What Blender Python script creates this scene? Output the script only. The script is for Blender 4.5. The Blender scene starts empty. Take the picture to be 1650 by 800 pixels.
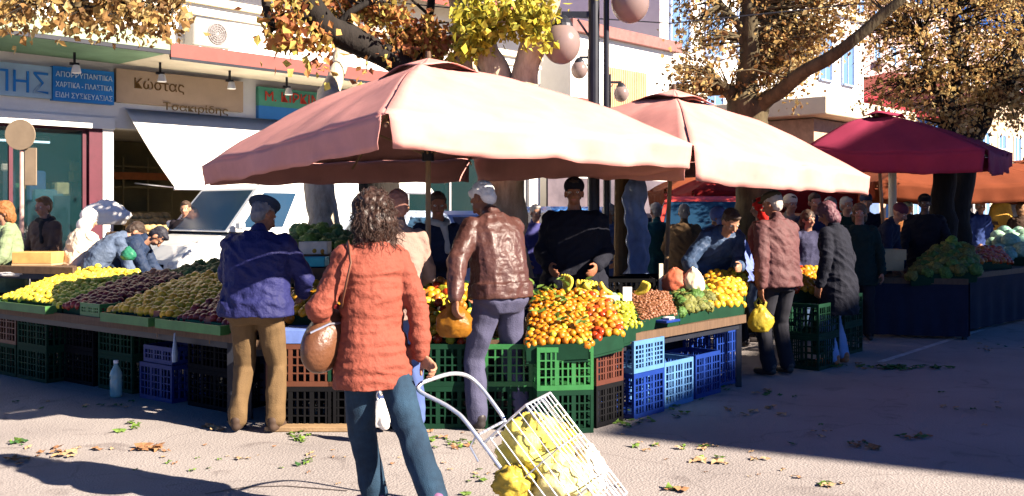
import bpy, math, random
import numpy as np
from mathutils import Vector, Matrix, noise
random.seed(7)
R = math.radians
PI = math.pi
scene = bpy.context.scene
COL = scene.collection

# ------------------------------------------------------------------ camera
CAM_H = 1.55; FPX = 1600.0; HOR = 340.0
cam_d = bpy.data.cameras.new('camera'); cam = bpy.data.objects.new('camera', cam_d); COL.objects.link(cam)
cam.location = (0, 0, CAM_H); cam.rotation_euler = (R(90), 0, 0)
cam_d.sensor_width = 36; cam_d.lens = 36 * FPX / 1650; cam_d.shift_y = -(400 - HOR) / 1650
cam_d.clip_start = 0.05; cam_d.clip_end = 2000
scene.camera = cam

# ------------------------------------------------------------------ light
SUN_EL = R(30); SUN_H = Vector((0.89, -0.456, 0)).normalized()
w = bpy.data.worlds.new('World'); scene.world = w; w.use_nodes = True
nt = w.node_tree; bg = nt.nodes['Background']
sky = nt.nodes.new('ShaderNodeTexSky'); sky.sky_type = 'NISHITA'; sky.sun_disc = False
sky.sun_elevation = SUN_EL; sky.sun_rotation = math.atan2(SUN_H.x, SUN_H.y)
sky.ozone_density = 5.0; sky.dust_density = 0.0; sky.air_density = 0.30
hsv = nt.nodes.new('ShaderNodeHueSaturation'); hsv.inputs['Saturation'].default_value = 1.15; hsv.inputs['Hue'].default_value = .505
nt.links.new(sky.outputs[0], hsv.inputs['Color']); nt.links.new(hsv.outputs[0], bg.inputs[0]); bg.inputs[1].default_value = 0.06
sun_d = bpy.data.lights.new('sun', 'SUN'); sun = bpy.data.objects.new('sun', sun_d); COL.objects.link(sun)
sun_d.energy = 5.0; sun_d.angle = R(0.5); sun_d.color = (1.0, 0.86, 0.71)
sdir = Vector((SUN_H.x * math.cos(SUN_EL), SUN_H.y * math.cos(SUN_EL), math.sin(SUN_EL)))
sun.rotation_euler = sdir.to_track_quat('Z', 'Y').to_euler()
scene.view_settings.view_transform = 'Standard'; scene.view_settings.look = 'None'
scene.view_settings.exposure = 2.1; scene.view_settings.gamma = 1.0
scene.view_settings.use_curve_mapping = False
scene.cycles.max_bounces = 6; scene.cycles.diffuse_bounces = 1; scene.cycles.transparent_max_bounces = 8

# ------------------------------------------------------------------ helpers
def P(px, py, Y):
    return Vector(((px - 825) / FPX * Y, Y, CAM_H + (HOR - py) / FPX * Y))
def G(px, py):
    Y = CAM_H * FPX / (py - HOR)
    return Vector(((px - 825) / FPX * Y, Y, 0))
def V(*a): return Vector(a)

class MB:
    def __init__(s): s.v = []; s.f = []
    def add(s, vs, fs):
        n = len(s.v); s.v.extend([tuple(p) for p in vs]); s.f.extend([tuple(i + n for i in f) for f in fs]); return s
    def box(s, c, size, rz=0.0, M=None, bev=0.0):
        hx, hy, hz = size[0] / 2, size[1] / 2, size[2] / 2
        if M is None: M = Matrix.Rotation(rz, 3, 'Z')
        c = Vector(c)
        if bev <= 0:
            vs = [c + M @ Vector((x, y, z)) for x in (-hx, hx) for y in (-hy, hy) for z in (-hz, hz)]
            return s.add(vs, [(0, 1, 3, 2), (4, 6, 7, 5), (0, 4, 5, 1), (2, 3, 7, 6), (0, 2, 6, 4), (1, 5, 7, 3)])
        b = min(bev, hx * .9, hy * .9, hz * .9)
        vs = []; idx = {}
        for sx in (-1, 1):
            for sy in (-1, 1):
                for sz in (-1, 1):
                    for k, (ax, ay, az) in enumerate(((hx, hy - b, hz - b), (hx - b, hy, hz - b), (hx - b, hy - b, hz))):
                        idx[(sx, sy, sz, k)] = len(vs); vs.append(c + M @ Vector((sx * ax, sy * ay, sz * az)))
        fs = []
        for sx in (-1, 1): fs.append([idx[(sx, a, d, 0)] for a, d in ((-1, -1), (1, -1), (1, 1), (-1, 1))][::sx])
        for sy in (-1, 1): fs.append([idx[(a, sy, d, 1)] for a, d in ((-1, -1), (-1, 1), (1, 1), (1, -1))][::sy])
        for sz in (-1, 1): fs.append([idx[(a, d, sz, 2)] for a, d in ((-1, -1), (1, -1), (1, 1), (-1, 1))][::sz])
        for sx in (-1, 1):
            for sy in (-1, 1):
                fs.append([idx[(sx, sy, -1, 0)], idx[(sx, sy, -1, 1)], idx[(sx, sy, 1, 1)], idx[(sx, sy, 1, 0)]])
                fs.append([idx[(sx, -1, sy, 0)], idx[(sx, -1, sy, 2)], idx[(sx, 1, sy, 2)], idx[(sx, 1, sy, 0)]])
                fs.append([idx[(-1, sx, sy, 1)], idx[(-1, sx, sy, 2)], idx[(1, sx, sy, 2)], idx[(1, sx, sy, 1)]])
        for sx in (-1, 1):
            for sy in (-1, 1):
                for sz in (-1, 1): fs.append([idx[(sx, sy, sz, k)] for k in range(3)])
        return s.add(vs, fs)
    def beam(s, p, q, wd, ht, up=(0, 0, 1)):
        p = Vector(p); q = Vector(q); d = q - p; L = d.length
        if L < 1e-6: return s
        d.normalize(); up = Vector(up)
        if abs(d.dot(up)) > .98: up = Vector((1, 0, 0))
        x = d.cross(up).normalized(); z = x.cross(d)
        M = Matrix((x, d, z)).transposed()
        return s.box((p + q) / 2, (wd, L, ht), M=M)
    def tube(s, pts, rad, n=8, cap=True, sy=1.0, up=None):
        pts = [Vector(p) for p in pts]; m = len(pts)
        if not hasattr(rad, '__len__'): rad = [rad] * m
        vs = []; prev = Vector(up) if up is not None else None
        for i, p in enumerate(pts):
            t = (pts[min(i + 1, m - 1)] - pts[max(i - 1, 0)])
            t = t.normalized() if t.length > 1e-9 else Vector((0, 0, 1))
            if prev is None: prev = Vector((0, 0, 1)) if abs(t.z) < .9 else Vector((0, 1, 0))
            x = (prev - t * prev.dot(t))
            if x.length < 1e-5: x = t.orthogonal()
            x.normalize(); prev = x; y = t.cross(x)
            for k in range(n):
                a = 2 * PI * k / n
                vs.append(p + (x * math.cos(a) + y * math.sin(a) * sy) * rad[i])
        fs = [(i * n + k, i * n + (k + 1) % n, (i + 1) * n + (k + 1) % n, (i + 1) * n + k) for i in range(m - 1) for k in range(n)]
        if cap: fs.append(tuple(range(n))[::-1]); fs.append(tuple((m - 1) * n + k for k in range(n)))
        return s.add(vs, fs)
    def capsule(s, p, q, r1, r2, n=10):
        p = Vector(p); q = Vector(q); d = (q - p)
        if d.length < 1e-6: d = Vector((0, 0, 1e-3)); q = p + d
        d.normalize(); pts = []; rr = []
        for a in (80, 50, 25): pts.append(p - d * r1 * math.sin(R(a))); rr.append(r1 * math.cos(R(a)))
        pts += [p, q]; rr += [r1, r2]
        for a in (25, 50, 80): pts.append(q + d * r2 * math.sin(R(a))); rr.append(r2 * math.cos(R(a)))
        return s.tube(pts, rr, n)
    def ell(s, c, r, M=None, nu=14, nv=9):
        c = Vector(c); M = M or Matrix.Identity(3); vs = [c + M @ Vector((0, 0, -r[2]))]
        for j in range(1, nv):
            a = -PI / 2 + PI * j / nv
            for i in range(nu):
                b = 2 * PI * i / nu
                vs.append(c + M @ Vector((r[0] * math.cos(a) * math.cos(b), r[1] * math.cos(a) * math.sin(b), r[2] * math.sin(a))))
        vs.append(c + M @ Vector((0, 0, r[2]))); L = len(vs) - 1; fs = []
        for i in range(nu): fs.append((0, 1 + (i + 1) % nu, 1 + i))
        for j in range(nv - 2):
            for i in range(nu):
                a = 1 + j * nu + i; b = 1 + j * nu + (i + 1) % nu; fs.append((a, b, b + nu, a + nu))
        for i in range(nu): fs.append((L, 1 + (nv - 2) * nu + i, 1 + (nv - 2) * nu + (i + 1) % nu))
        return s.add(vs, fs)
    def lathe(s, c, prof, n=16, M=None):
        c = Vector(c); M = M or Matrix.Identity(3); vs = []
        for r, z in prof:
            for k in range(n):
                a = 2 * PI * k / n; vs.append(c + M @ Vector((r * math.cos(a), r * math.sin(a), z)))
        m = len(prof)
        fs = [(i * n + k, i * n + (k + 1) % n, (i + 1) * n + (k + 1) % n, (i + 1) * n + k) for i in range(m - 1) for k in range(n)]
        fs.append(tuple(range(n))[::-1]); fs.append(tuple((m - 1) * n + k for k in range(n)))
        return s.add(vs, fs)
    def quad(s, a, b, c, d): return s.add([a, b, c, d], [(0, 1, 2, 3)])
    def slab(s, poly, z0, z1):
        n = len(poly)
        return s.add([(p[0], p[1], z0) for p in poly] + [(p[0], p[1], z1) for p in poly],
                     [tuple(range(n))[::-1], tuple(range(n, 2 * n))] + [(i, (i + 1) % n, n + (i + 1) % n, n + i) for i in range(n)])
    def sheet(s, fn, nu, nv, thick=0.0):
        """fn(u,v) -> Vector, u,v in 0..1"""
        g = [[Vector(fn(i / nu, j / nv)) for j in range(nv + 1)] for i in range(nu + 1)]
        vs = [p for row in g for p in row]; W = nv + 1
        fs = [(i * W + j, (i + 1) * W + j, (i + 1) * W + j + 1, i * W + j + 1) for i in range(nu) for j in range(nv)]
        return s.add(vs, fs)
    def mesh(s, name, origin=(0, 0, 0)):
        me = bpy.data.meshes.new(name); o = Vector(origin)
        me.from_pydata([(x - o.x, y - o.y, z - o.z) for x, y, z in s.v], [], s.f); me.update(); return me
    def build(s, name, m, parent=None, origin=(0, 0, 0), smooth=False, solid=0.0):
        me = s.mesh(name, origin)
        if smooth: me.shade_smooth()
        o = bpy.data.objects.new(name, me); COL.objects.link(o)
        if m: me.materials.append(m)
        if parent: o.parent = parent
        if solid:
            md = o.modifiers.new('solid', 'SOLIDIFY'); md.thickness = solid; md.offset = 0
        return o

def tag(o, label, cat, group=None, kind=None):
    if label: o['label'] = label
    if cat: o['category'] = cat
    if group: o['group'] = group
    if kind: o['kind'] = kind
    return o
def thing(name, label, cat, loc=(0, 0, 0), rz=0.0, group=None):
    o = bpy.data.objects.new(name, None); COL.objects.link(o); o.location = loc; o.rotation_euler = (0, 0, rz)
    o.empty_display_size = .1
    return tag(o, label, cat, group)
def structure(o): o['kind'] = 'structure'; return o
def copy_tree(o, parent=None):
    c = o.copy(); COL.objects.link(c); c.parent = parent
    for ch in list(o.children): copy_tree(ch, c)
    return c

# ------------------------------------------------------------------ materials
MATS = {}
def mat(name, col, rough=.7, var=.25, scale=8.0, bump=0.0, bscale=40.0, metal=0.0, spec=.28, col2=None, trans=0.0,
        coat=0.0, stretch=(1, 1, 1), sheen=0.0):
    if name in MATS: return MATS[name]
    m = bpy.data.materials.new(name); m.use_nodes = True; MATS[name] = m
    t = m.node_tree; b = t.nodes['Principled BSDF']; N = t.nodes.new; L = t.links.new
    b.inputs['Roughness'].default_value = rough; b.inputs['Metallic'].default_value = metal
    b.inputs['Specular IOR Level'].default_value = spec; b.inputs['Coat Weight'].default_value = coat
    if sheen: b.inputs['Sheen Weight'].default_value = sheen
    tc = N('ShaderNodeTexCoord'); mp = N('ShaderNodeMapping'); mp.inputs['Scale'].default_value = stretch
    L(tc.outputs['Object'], mp.inputs[0])
    n1 = N('ShaderNodeTexNoise'); n1.inputs['Scale'].default_value = scale; n1.inputs['Detail'].default_value = 6
    n1.inputs['Roughness'].default_value = .65
    L(mp.outputs[0], n1.inputs['Vector'])
    rp = N('ShaderNodeValToRGB'); rp.color_ramp.elements[0].position = .3; rp.color_ramp.elements[1].position = .7
    c = Vector(col)
    a = tuple(c * (1 - var)) + (1,); d = tuple(col2) + (1,) if col2 else tuple(min(1, x * (1 + var * .6)) for x in c) + (1,)
    rp.color_ramp.elements[0].color = a; rp.color_ramp.elements[1].color = d
    L(n1.outputs['Fac'], rp.inputs[0])
    oi = N('ShaderNodeObjectInfo'); hs = N('ShaderNodeHueSaturation'); mr = N('ShaderNodeMapRange')
    mr.inputs['To Min'].default_value = 1 - var * .3; mr.inputs['To Max'].default_value = 1 + var * .3
    L(oi.outputs['Random'], mr.inputs[0]); L(mr.outputs[0], hs.inputs['Value']); L(rp.outputs[0], hs.inputs['Color'])
    L(hs.outputs[0], b.inputs['Base Color'])
    if bump:
        n2 = N('ShaderNodeTexNoise'); n2.inputs['Scale'].default_value = bscale; n2.inputs['Detail'].default_value = 8
        L(mp.outputs[0], n2.inputs['Vector'])
        bp = N('ShaderNodeBump'); bp.inputs['Strength'].default_value = bump; bp.inputs['Distance'].default_value = .02
        L(n2.outputs['Fac'], bp.inputs['Height']); L(bp.outputs[0], b.inputs['Normal'])
    if trans:
        tr = N('ShaderNodeBsdfTranslucent'); mx = N('ShaderNodeMixShader'); mx.inputs[0].default_value = trans
        L(hs.outputs[0], tr.inputs[0]); L(b.outputs[0], mx.inputs[1]); L(tr.outputs[0], mx.inputs[2])
        L(mx.outputs[0], t.nodes['Material Output'].inputs[0])
    return m
def glass_mat(name, col, rough=.06, alpha=.45):
    if name in MATS: return MATS[name]
    m = bpy.data.materials.new(name); m.use_nodes = True; MATS[name] = m
    t = m.node_tree; b = t.nodes['Principled BSDF']; N = t.nodes.new; L = t.links.new
    b.inputs['Base Color'].default_value = tuple(col) + (1,); b.inputs['Roughness'].default_value = rough
    b.inputs['Specular IOR Level'].default_value = .8
    n = N('ShaderNodeTexNoise'); n.inputs['Scale'].default_value = 2.5
    mr = N('ShaderNodeMapRange'); mr.inputs['To Min'].default_value = rough; mr.inputs['To Max'].default_value = rough + .12
    L(n.outputs[0], mr.inputs[0]); L(mr.outputs[0], b.inputs['Roughness'])
    if alpha < 1:
        tr = N('ShaderNodeBsdfTransparent'); mx = N('ShaderNodeMixShader'); mx.inputs[0].default_value = alpha
        L(tr.outputs[0], mx.inputs[1]); L(b.outputs[0], mx.inputs[2]); L(mx.outputs[0], t.nodes['Material Output'].inputs[0])
    return m

# fixed palette
M_ground = mat('asphalt', (.30, .275, .26), .92, .1, 3, .5, 180)
M_white = mat('white_paint', (.86, .83, .77), .7, .12, 1.2, .1, 30)
M_cream = mat('cream_plaster', (.72, .64, .48), .85, .15, 1.5, .15, 40)
M_black = mat('black_metal', (.02, .022, .03), .4, .2, 10, 0, metal=.3)
M_steel = mat('brushed_steel', (.55, .58, .66), .3, .15, 20, metal=.85)
M_wood = mat('pale_wood', (.26, .17, .09), .7, .3, 6, .2, 60, stretch=(1, 12, 1))
M_woodd = mat('dark_wood', (.10, .06, .035), .75, .3, 6, .2, 60, stretch=(1, 12, 1))
M_card = mat('cardboard', (.42, .29, .15), .85, .15, 5)
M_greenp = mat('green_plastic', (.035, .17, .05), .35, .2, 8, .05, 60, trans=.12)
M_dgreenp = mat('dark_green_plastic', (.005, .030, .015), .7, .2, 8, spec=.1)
M_brownp = mat('brown_plastic', (.075, .024, .015), .45, .2, 8)
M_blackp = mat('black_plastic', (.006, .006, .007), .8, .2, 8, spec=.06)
M_bluep = mat('blue_plastic', (.008, .03, .18), .4, .15, 8)
M_lbluep = mat('pale_blue_plastic', (.08, .19, .38), .4, .15, 8)
M_redp = mat('red_plastic', (.45, .04, .03), .4, .15, 8)
M_orangep = mat('orange_plastic', (.10, .035, .018), .45, .15, 8)
M_skin = mat('skin', (.34, .17, .105), .5, .15, 14, .15, 120)
M_skind = mat('tanned_skin', (.26, .105, .055), .5, .15, 14, .15, 120)
M_eye = mat('eye_white', (.7, .68, .64), .2, .02, 5)
M_lip = mat('lips', (.40, .12, .10), .5, .1, 10)
M_rubber = mat('black_rubber', (.02, .02, .02), .8, .2, 20)
M_leafgreen = mat('green_leaf', (.09, .20, .03), .5, .5, 9, trans=.3, col2=(.22, .34, .06))
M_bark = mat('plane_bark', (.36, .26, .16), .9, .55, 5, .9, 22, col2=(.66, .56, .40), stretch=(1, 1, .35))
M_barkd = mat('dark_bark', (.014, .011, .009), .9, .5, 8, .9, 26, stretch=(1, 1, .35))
# ------------------------------------------------------------------ ground
D = Vector((.677, .736, 0)); DN = Vector((-.736, .677, 0))      # street direction, and away from the market
mb = MB(); S = 900; n = 2
def gfn(u, v): return Vector(((u - .5) * S, (v - .3) * S, 0))
mb.sheet(gfn, 2, 2)
structure(mb.build('ground', None)); g_o = bpy.data.objects['ground']
def ground_mat():
    m = bpy.data.materials.new('worn_asphalt'); m.use_nodes = True; t = m.node_tree; b = t.nodes['Principled BSDF']; N = t.nodes.new; L = t.links.new
    tc = N('ShaderNodeTexCoord'); b.inputs['Roughness'].default_value = .93; b.inputs['Specular IOR Level'].default_value = .2
    n1 = N('ShaderNodeTexNoise'); n1.inputs['Scale'].default_value = 1.1; n1.inputs['Detail'].default_value = 8
    n2 = N('ShaderNodeTexNoise'); n2.inputs['Scale'].default_value = 160; n2.inputs['Detail'].default_value = 2
    n3 = N('ShaderNodeTexVoronoi'); n3.inputs['Scale'].default_value = 70
    for q in (n1, n2, n3): L(tc.outputs['Object'], q.inputs['Vector'])
    r1 = N('ShaderNodeValToRGB'); e = r1.color_ramp.elements
    e[0].position = .32; e[0].color = (.24, .215, .205, 1); e[1].position = .68; e[1].color = (.30, .27, .255, 1)
    L(n1.outputs['Fac'], r1.inputs[0])
    r2 = N('ShaderNodeValToRGB'); e = r2.color_ramp.elements
    e[0].position = .35; e[0].color = (.62, .62, .62, 1); e[1].position = .65; e[1].color = (1.25, 1.25, 1.25, 1)
    L(n2.outputs['Fac'], r2.inputs[0])
    mx = N('ShaderNodeMix'); mx.data_type = 'RGBA'; mx.blend_type = 'MULTIPLY'; mx.inputs[0].default_value = .8
    L(r1.outputs[0], mx.inputs[6]); L(r2.outputs[0], mx.inputs[7])
    # stains with a shape of their own, and hairline cracks
    n4 = N('ShaderNodeTexNoise'); n4.inputs['Scale'].default_value = 2.7; n4.inputs['Detail'].default_value = 5; n4.inputs['Distortion'].default_value = 1.2; L(tc.outputs['Object'], n4.inputs['Vector'])
    r4 = N('ShaderNodeValToRGB'); e = r4.color_ramp.elements; e[0].position = .60; e[0].color = (1, 1, 1, 1); e[1].position = .70; e[1].color = (.72, .70, .70, 1); L(n4.outputs['Fac'], r4.inputs[0])
    m2 = N('ShaderNodeMix'); m2.data_type = 'RGBA'; m2.blend_type = 'MULTIPLY'; m2.inputs[0].default_value = 1; L(mx.outputs[2], m2.inputs[6]); L(r4.outputs[0], m2.inputs[7])
    n5 = N('ShaderNodeTexNoise'); n5.inputs['Scale'].default_value = 1.6; n5.inputs['Detail'].default_value = 6; L(tc.outputs['Object'], n5.inputs['Vector'])
    va = N('ShaderNodeMix'); va.data_type = 'RGBA'; va.inputs[0].default_value = .35; L(tc.outputs['Object'], va.inputs[6]); L(n5.outputs['Color'], va.inputs[7])
    vo = N('ShaderNodeTexVoronoi'); vo.feature = 'DISTANCE_TO_EDGE'; vo.inputs['Scale'].default_value = .95; L(va.outputs[2], vo.inputs['Vector'])
    r5 = N('ShaderNodeValToRGB'); e = r5.color_ramp.elements; e[0].position = .0; e[0].color = (.45, .42, .42, 1); e[1].position = .006; e[1].color = (1, 1, 1, 1); L(vo.outputs['Distance'], r5.inputs[0])
    m3 = N('ShaderNodeMix'); m3.data_type = 'RGBA'; m3.blend_type = 'MULTIPLY'; m3.inputs[0].default_value = .4; L(m2.outputs[2], m3.inputs[6]); L(r5.outputs[0], m3.inputs[7]); L(m3.outputs[2], b.inputs['Base Color'])
    bp = N('ShaderNodeBump'); bp.inputs['Strength'].default_value = .6; bp.inputs['Distance'].default_value = .006
    L(n3.outputs['Distance'], bp.inputs['Height']); L(bp.outputs[0], b.inputs['Normal'])
    return m
g_o.data.materials.append(ground_mat())

# painted line on the asphalt (curving end)
a = G(1418, 584); b_ = G(1650, 510); dd = (b_ - a).normalized(); nn = Vector((-dd.y, dd.x, 0)) * .035
mb = MB(); mb.quad(a - nn + V(0, 0, .004), a + nn + V(0, 0, .004), b_ + dd * 12 + nn + V(0, 0, .004), b_ + dd * 12 - nn + V(0, 0, .004))
structure(mb.build('road_marking', mat('worn_paint', (.42, .42, .42), .9, .5, 12)))
mb = MB(); pts = [G(330, 797), G(395, 786), G(460, 784), G(560, 792)]
for i in range(3):
    p, q = pts[i], pts[i + 1]; d0 = (q - p).normalized(); n0 = Vector((-d0.y, d0.x, 0)) * .007; z = V(0, 0, .004)
    mb.quad(p - n0 + z, p + n0 + z, q + n0 + z, q - n0 + z)
structure(mb.build('ground_crack', mat('crack_tar', (.10, .08, .075), .9, .4, 12)))

# ------------------------------------------------------------------ shop row (local x along the street, y away from it)
W0 = Vector((-7.25, 16.0, 0)); RZ = math.atan2(.736, .677)
def loc(p):                       # world -> facade local
    q = Vector(p) - W0; return Vector((q.dot(D), q.dot(DN), q.z))
def FP(px, py, off=0.0):          # facade local point seen at a pixel, on the plane y=off
    k = (px - 825) / FPX; o = W0 + DN * off
    t = (k * o.y - o.x) / (D.x - k * D.y); wp = o + D * t
    return Vector((t, off, CAM_H + (HOR - py) / FPX * wp.y))
def fs(px, off=0.0): return FP(px, 0, off).x
def bx(mb, x0, x1, y0, y1, z0, z1): return mb.box(((x0 + x1) / 2, (y0 + y1) / 2, (z0 + z1) / 2), (abs(x1 - x0), abs(y1 - y0), abs(z1 - z0)))

pv = MB(); bx(pv, -25, 60, -2.2, .3, .0, .12)
o = structure(pv.build('pavement', mat('paving_slabs', (.36, .33, .29), .9, .2, 4, .3, 60))); o.location = W0; o.rotation_euler.z = RZ
kb = MB()
for i in range(85): bx(kb, -25 + i, -25 + i + .985, -2.36, -2.205, .0, .135)
o = structure(kb.build('kerb', mat('kerb_stone', (.45, .43, .40), .9, .25, 4, .3, 60))); o.location = W0; o.rotation_euler.z = RZ

shop = thing('shop_row', 'long white two storey shop building with deep canopy over open shopfronts', 'building', W0, RZ)
zt = FP(80, 200).z; zs0 = FP(100, 165).z; zc = 4.15
s0, s1, s2, s3, s4, s5 = fs(-500), fs(166), fs(206), fs(395), fs(560), fs(870)
WT = .35
mb = MB()
bx(mb, s0, s5, 0, WT, zt, 8.6)                           # band above the shopfronts and upper storey
bx(mb, s1, s2 - .25, 0, WT, .12, zt - .002); bx(mb, s3, s3 + .35, 0, WT, .12, zt - .002); bx(mb, s4, s4 + .4, 0, WT, .12, zt - .002)
bx(mb, s0, s0 + .4, 0, WT, .12, zt - .002); bx(mb, s5 - .4, s5, 0, WT, .12, zt - .002)
bx(mb, s5 - .3, s5, WT + .002, 9, .12, 8.6); bx(mb, s0, s0 + .3, WT + .002, 9, .12, 8.6); bx(mb, s0, s5, 9.002, 9.3, .12, 8.6)
mb.build('wall', M_white, shop)
mb = MB()
bx(mb, s0 + .3, s5 - .3, WT, 3.4, .118, .13); mb.build('shop_floor', mat('shop_floor_tile', (.16, .13, .10), .5, .2, 3), shop)
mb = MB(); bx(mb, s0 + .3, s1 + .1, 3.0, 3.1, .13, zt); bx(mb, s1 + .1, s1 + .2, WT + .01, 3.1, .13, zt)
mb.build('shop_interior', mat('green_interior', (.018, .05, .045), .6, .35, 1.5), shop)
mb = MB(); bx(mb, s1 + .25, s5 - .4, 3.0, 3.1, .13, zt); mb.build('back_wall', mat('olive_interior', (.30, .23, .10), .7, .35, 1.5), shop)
mb = MB(); bx(mb, s0, s5, -.02, 9.3, 8.602, 8.75); mb.build('roof', mat('roof_slab', (.5, .48, .45), .8, .2, 3), shop)
mb = MB(); bx(mb, s0 + .3, s5 - .3, WT + .01, 9, zt + .01, zt + .12); mb.build('ceiling', M_cream, shop)
# canopy: deep slab over the pavement
cd = 1.7; sg = fs(272, -cd)
zq = FP(0, 52, -cd).z; ZC = zq
mb = MB(); bx(mb, s0, sg, -cd, -.005, ZC, ZC + .12); mb.build('canopy', mat('pale_green_canopy', (.20, .34, .20), .6, .3, 1.2), shop)
mb = MB(); bx(mb, s0, sg, -cd - .05, -cd - .003, ZC - .02, ZC + .04); mb.build('canopy_edge', M_black, shop)
mb = MB(); bx(mb, s0, sg, -cd - .045, -cd - .003, ZC + .045, ZC + .28); mb.build('canopy_fascia', mat('green_fascia', (.26, .34, .22), .6, .3, 2), shop)
mb = MB(); bx(mb, sg + .005, s5, -cd, -.005, ZC, ZC + .12); mb.build('canopy', M_cream, shop)
mb = MB(); bx(mb, sg + .005, s5, -cd - .06, -cd - .003, ZC - .06, ZC + .16); mb.build('canopy_fascia', mat('salmon_fascia', (.20, .055, .045), .6, .2, 2), shop)
mb = MB(); bx(mb, sg + .006, s5, -cd - .062, -cd - .02, ZC - .10, ZC - .062); mb.build('canopy_edge', M_black, shop)
# cornice lines and pink roof band of the storey above
mb = MB(); bx(mb, s0, s5, -.10, -.004, 5.25, 5.38); bx(mb, s0, s5, -.06, -.004, 5.05, 5.12); mb.build('cornice', M_cream, shop)
zz = FP(330, 8, -.5).z
mb = MB()
mb.add([(fs(270), -.9, 5.9), (s5, -.9, 5.9), (s5, -.01, 6.5), (fs(270), -.01, 6.5), (fs(270), -.9, 5.98), (s5, -.9, 5.98), (s5, -.01, 6.58), (fs(270), -.01, 6.58)],
       [(0, 3, 2, 1), (4, 5, 6, 7), (0, 1, 5, 4), (2, 3, 7, 6), (0, 4, 7, 3), (1, 2, 6, 5)])
mb.build('eave_roof', mat('red_tiles', (.24, .06, .045), .75, .3, 6, .3, 20), shop)
# windows in upper storey
for i, x in enumerate(np.arange(s0 + 1.2, s5 - 1.5, 2.4)):
    f = MB(); y0 = -.05
    for a0, b0, c0, d0 in ((0, .08, 0, 1.4), (1.02, 1.1, 0, 1.4), (.51, .57, .08, 1.32)): bx(f, x + a0, x + b0, y0, -.004, 6.7 + c0, 6.7 + d0)
    bx(f, x + .081, x + 1.019, y0, -.004, 6.7, 6.779); bx(f, x + .081, x + 1.019, y0, -.004, 8.03, 8.1)
    fo = f.build('window', M_woodd, shop)
    q = MB(); bx(q, x + .08, x + 1.02, -.02, -.003, 6.78, 8.03); q.build('pane', glass_mat('window_glass', (.10, .16, .24), .08, 1), fo)
# shopfront glazing, left shop
def glazing(x0, x1, z0, z1, nm, colm, parts, y=.12):
    f = MB(); wdt = .06
    bx(f, x0, x1, y - .03, y + .03, z1 - wdt, z1); bx(f, x0, x1, y - .03, y + .03, z0, z0 + wdt)
    for k in range(parts + 1):
        xx = x0 + wdt / 2 + (x1 - x0 - wdt) * k / parts; bx(f, xx - wdt / 2, xx + wdt / 2, y - .03, y + .03, z0 + wdt, z1 - wdt)
    fo = f.build('shop_window', colm, shop)
    q = MB(); bx(q, x0 + wdt, x1 - wdt, y - .005, y + .005, z0 + wdt, z1 - wdt); q.build('pane', glass_mat(nm, (.008, .03, .035), .05, .45), fo)
glazing(s0 + .42, s1 - .24, .5, zt - .01, 'shop_glass', mat('wine_frame', (.075, .012, .024), .5, .2, 5), 4)
mb = MB(); bx(mb, s1 - .22, s1 - .003, .02, .3, .12, zt - .005); mb.build('door_post', mat('wine_frame', (.075, .012, .024)), shop)
mb = MB(); bx(mb, s0 + .4, s1 - .23, .02, .3, .12, .49); mb.build('stall_riser', mat('grey_marble', (.4, .38, .36), .4, .3, 5), shop)
glazing(s3 + .37, s4 - .02, .14, zt - .01, 'shop_glass2', mat('alu_frame', (.4, .4, .42), .4, .1, 5, metal=.5), 3)
glazing(s4 + .42, s5 - .42, .14, zt - .01, 'shop_glass2', mat('alu_frame', (.4, .4, .42)), 4)
# white lintel below the green shop sign
mb = MB(); bx(mb, s0, s2 - .25, -.06, -.004, zt - .03, FP(60, 183).z); mb.build('lintel', M_white, shop)

def fthing(name, label, cat, group=None): return thing(name, label, cat, W0, RZ, group)
def text_part(body, h, x0, x1, zmid, y, m, parent, name='lettering', bold=.0):
    cu = bpy.data.curves.new('t', 'FONT'); cu.body = body; cu.size = 1; cu.extrude = .012; cu.offset = bold; cu.align_x = 'LEFT'
    ob = bpy.data.objects.new('t', cu); COL.objects.link(ob)
    dg = bpy.context.evaluated_depsgraph_get(); me = bpy.data.meshes.new_from_object(ob.evaluated_get(dg))
    bpy.data.objects.remove(ob)
    co = np.array([v.co[:] for v in me.vertices]); mn = co.min(0); mxx = co.max(0)
    sx = (x1 - x0) / (mxx[0] - mn[0]); sz = h / (mxx[1] - mn[1])
    for v in me.vertices:
        x, yy, z = v.co; v.co = (x0 + (x - mn[0]) * sx, y - z * .5, zmid + ((yy - (mn[1] + mxx[1]) / 2) * sz))
    me.materials.clear(); me.materials.append(m); me.update()
    o = bpy.data.objects.new(name, me); COL.objects.link(o); o.parent = parent; return o
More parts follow.
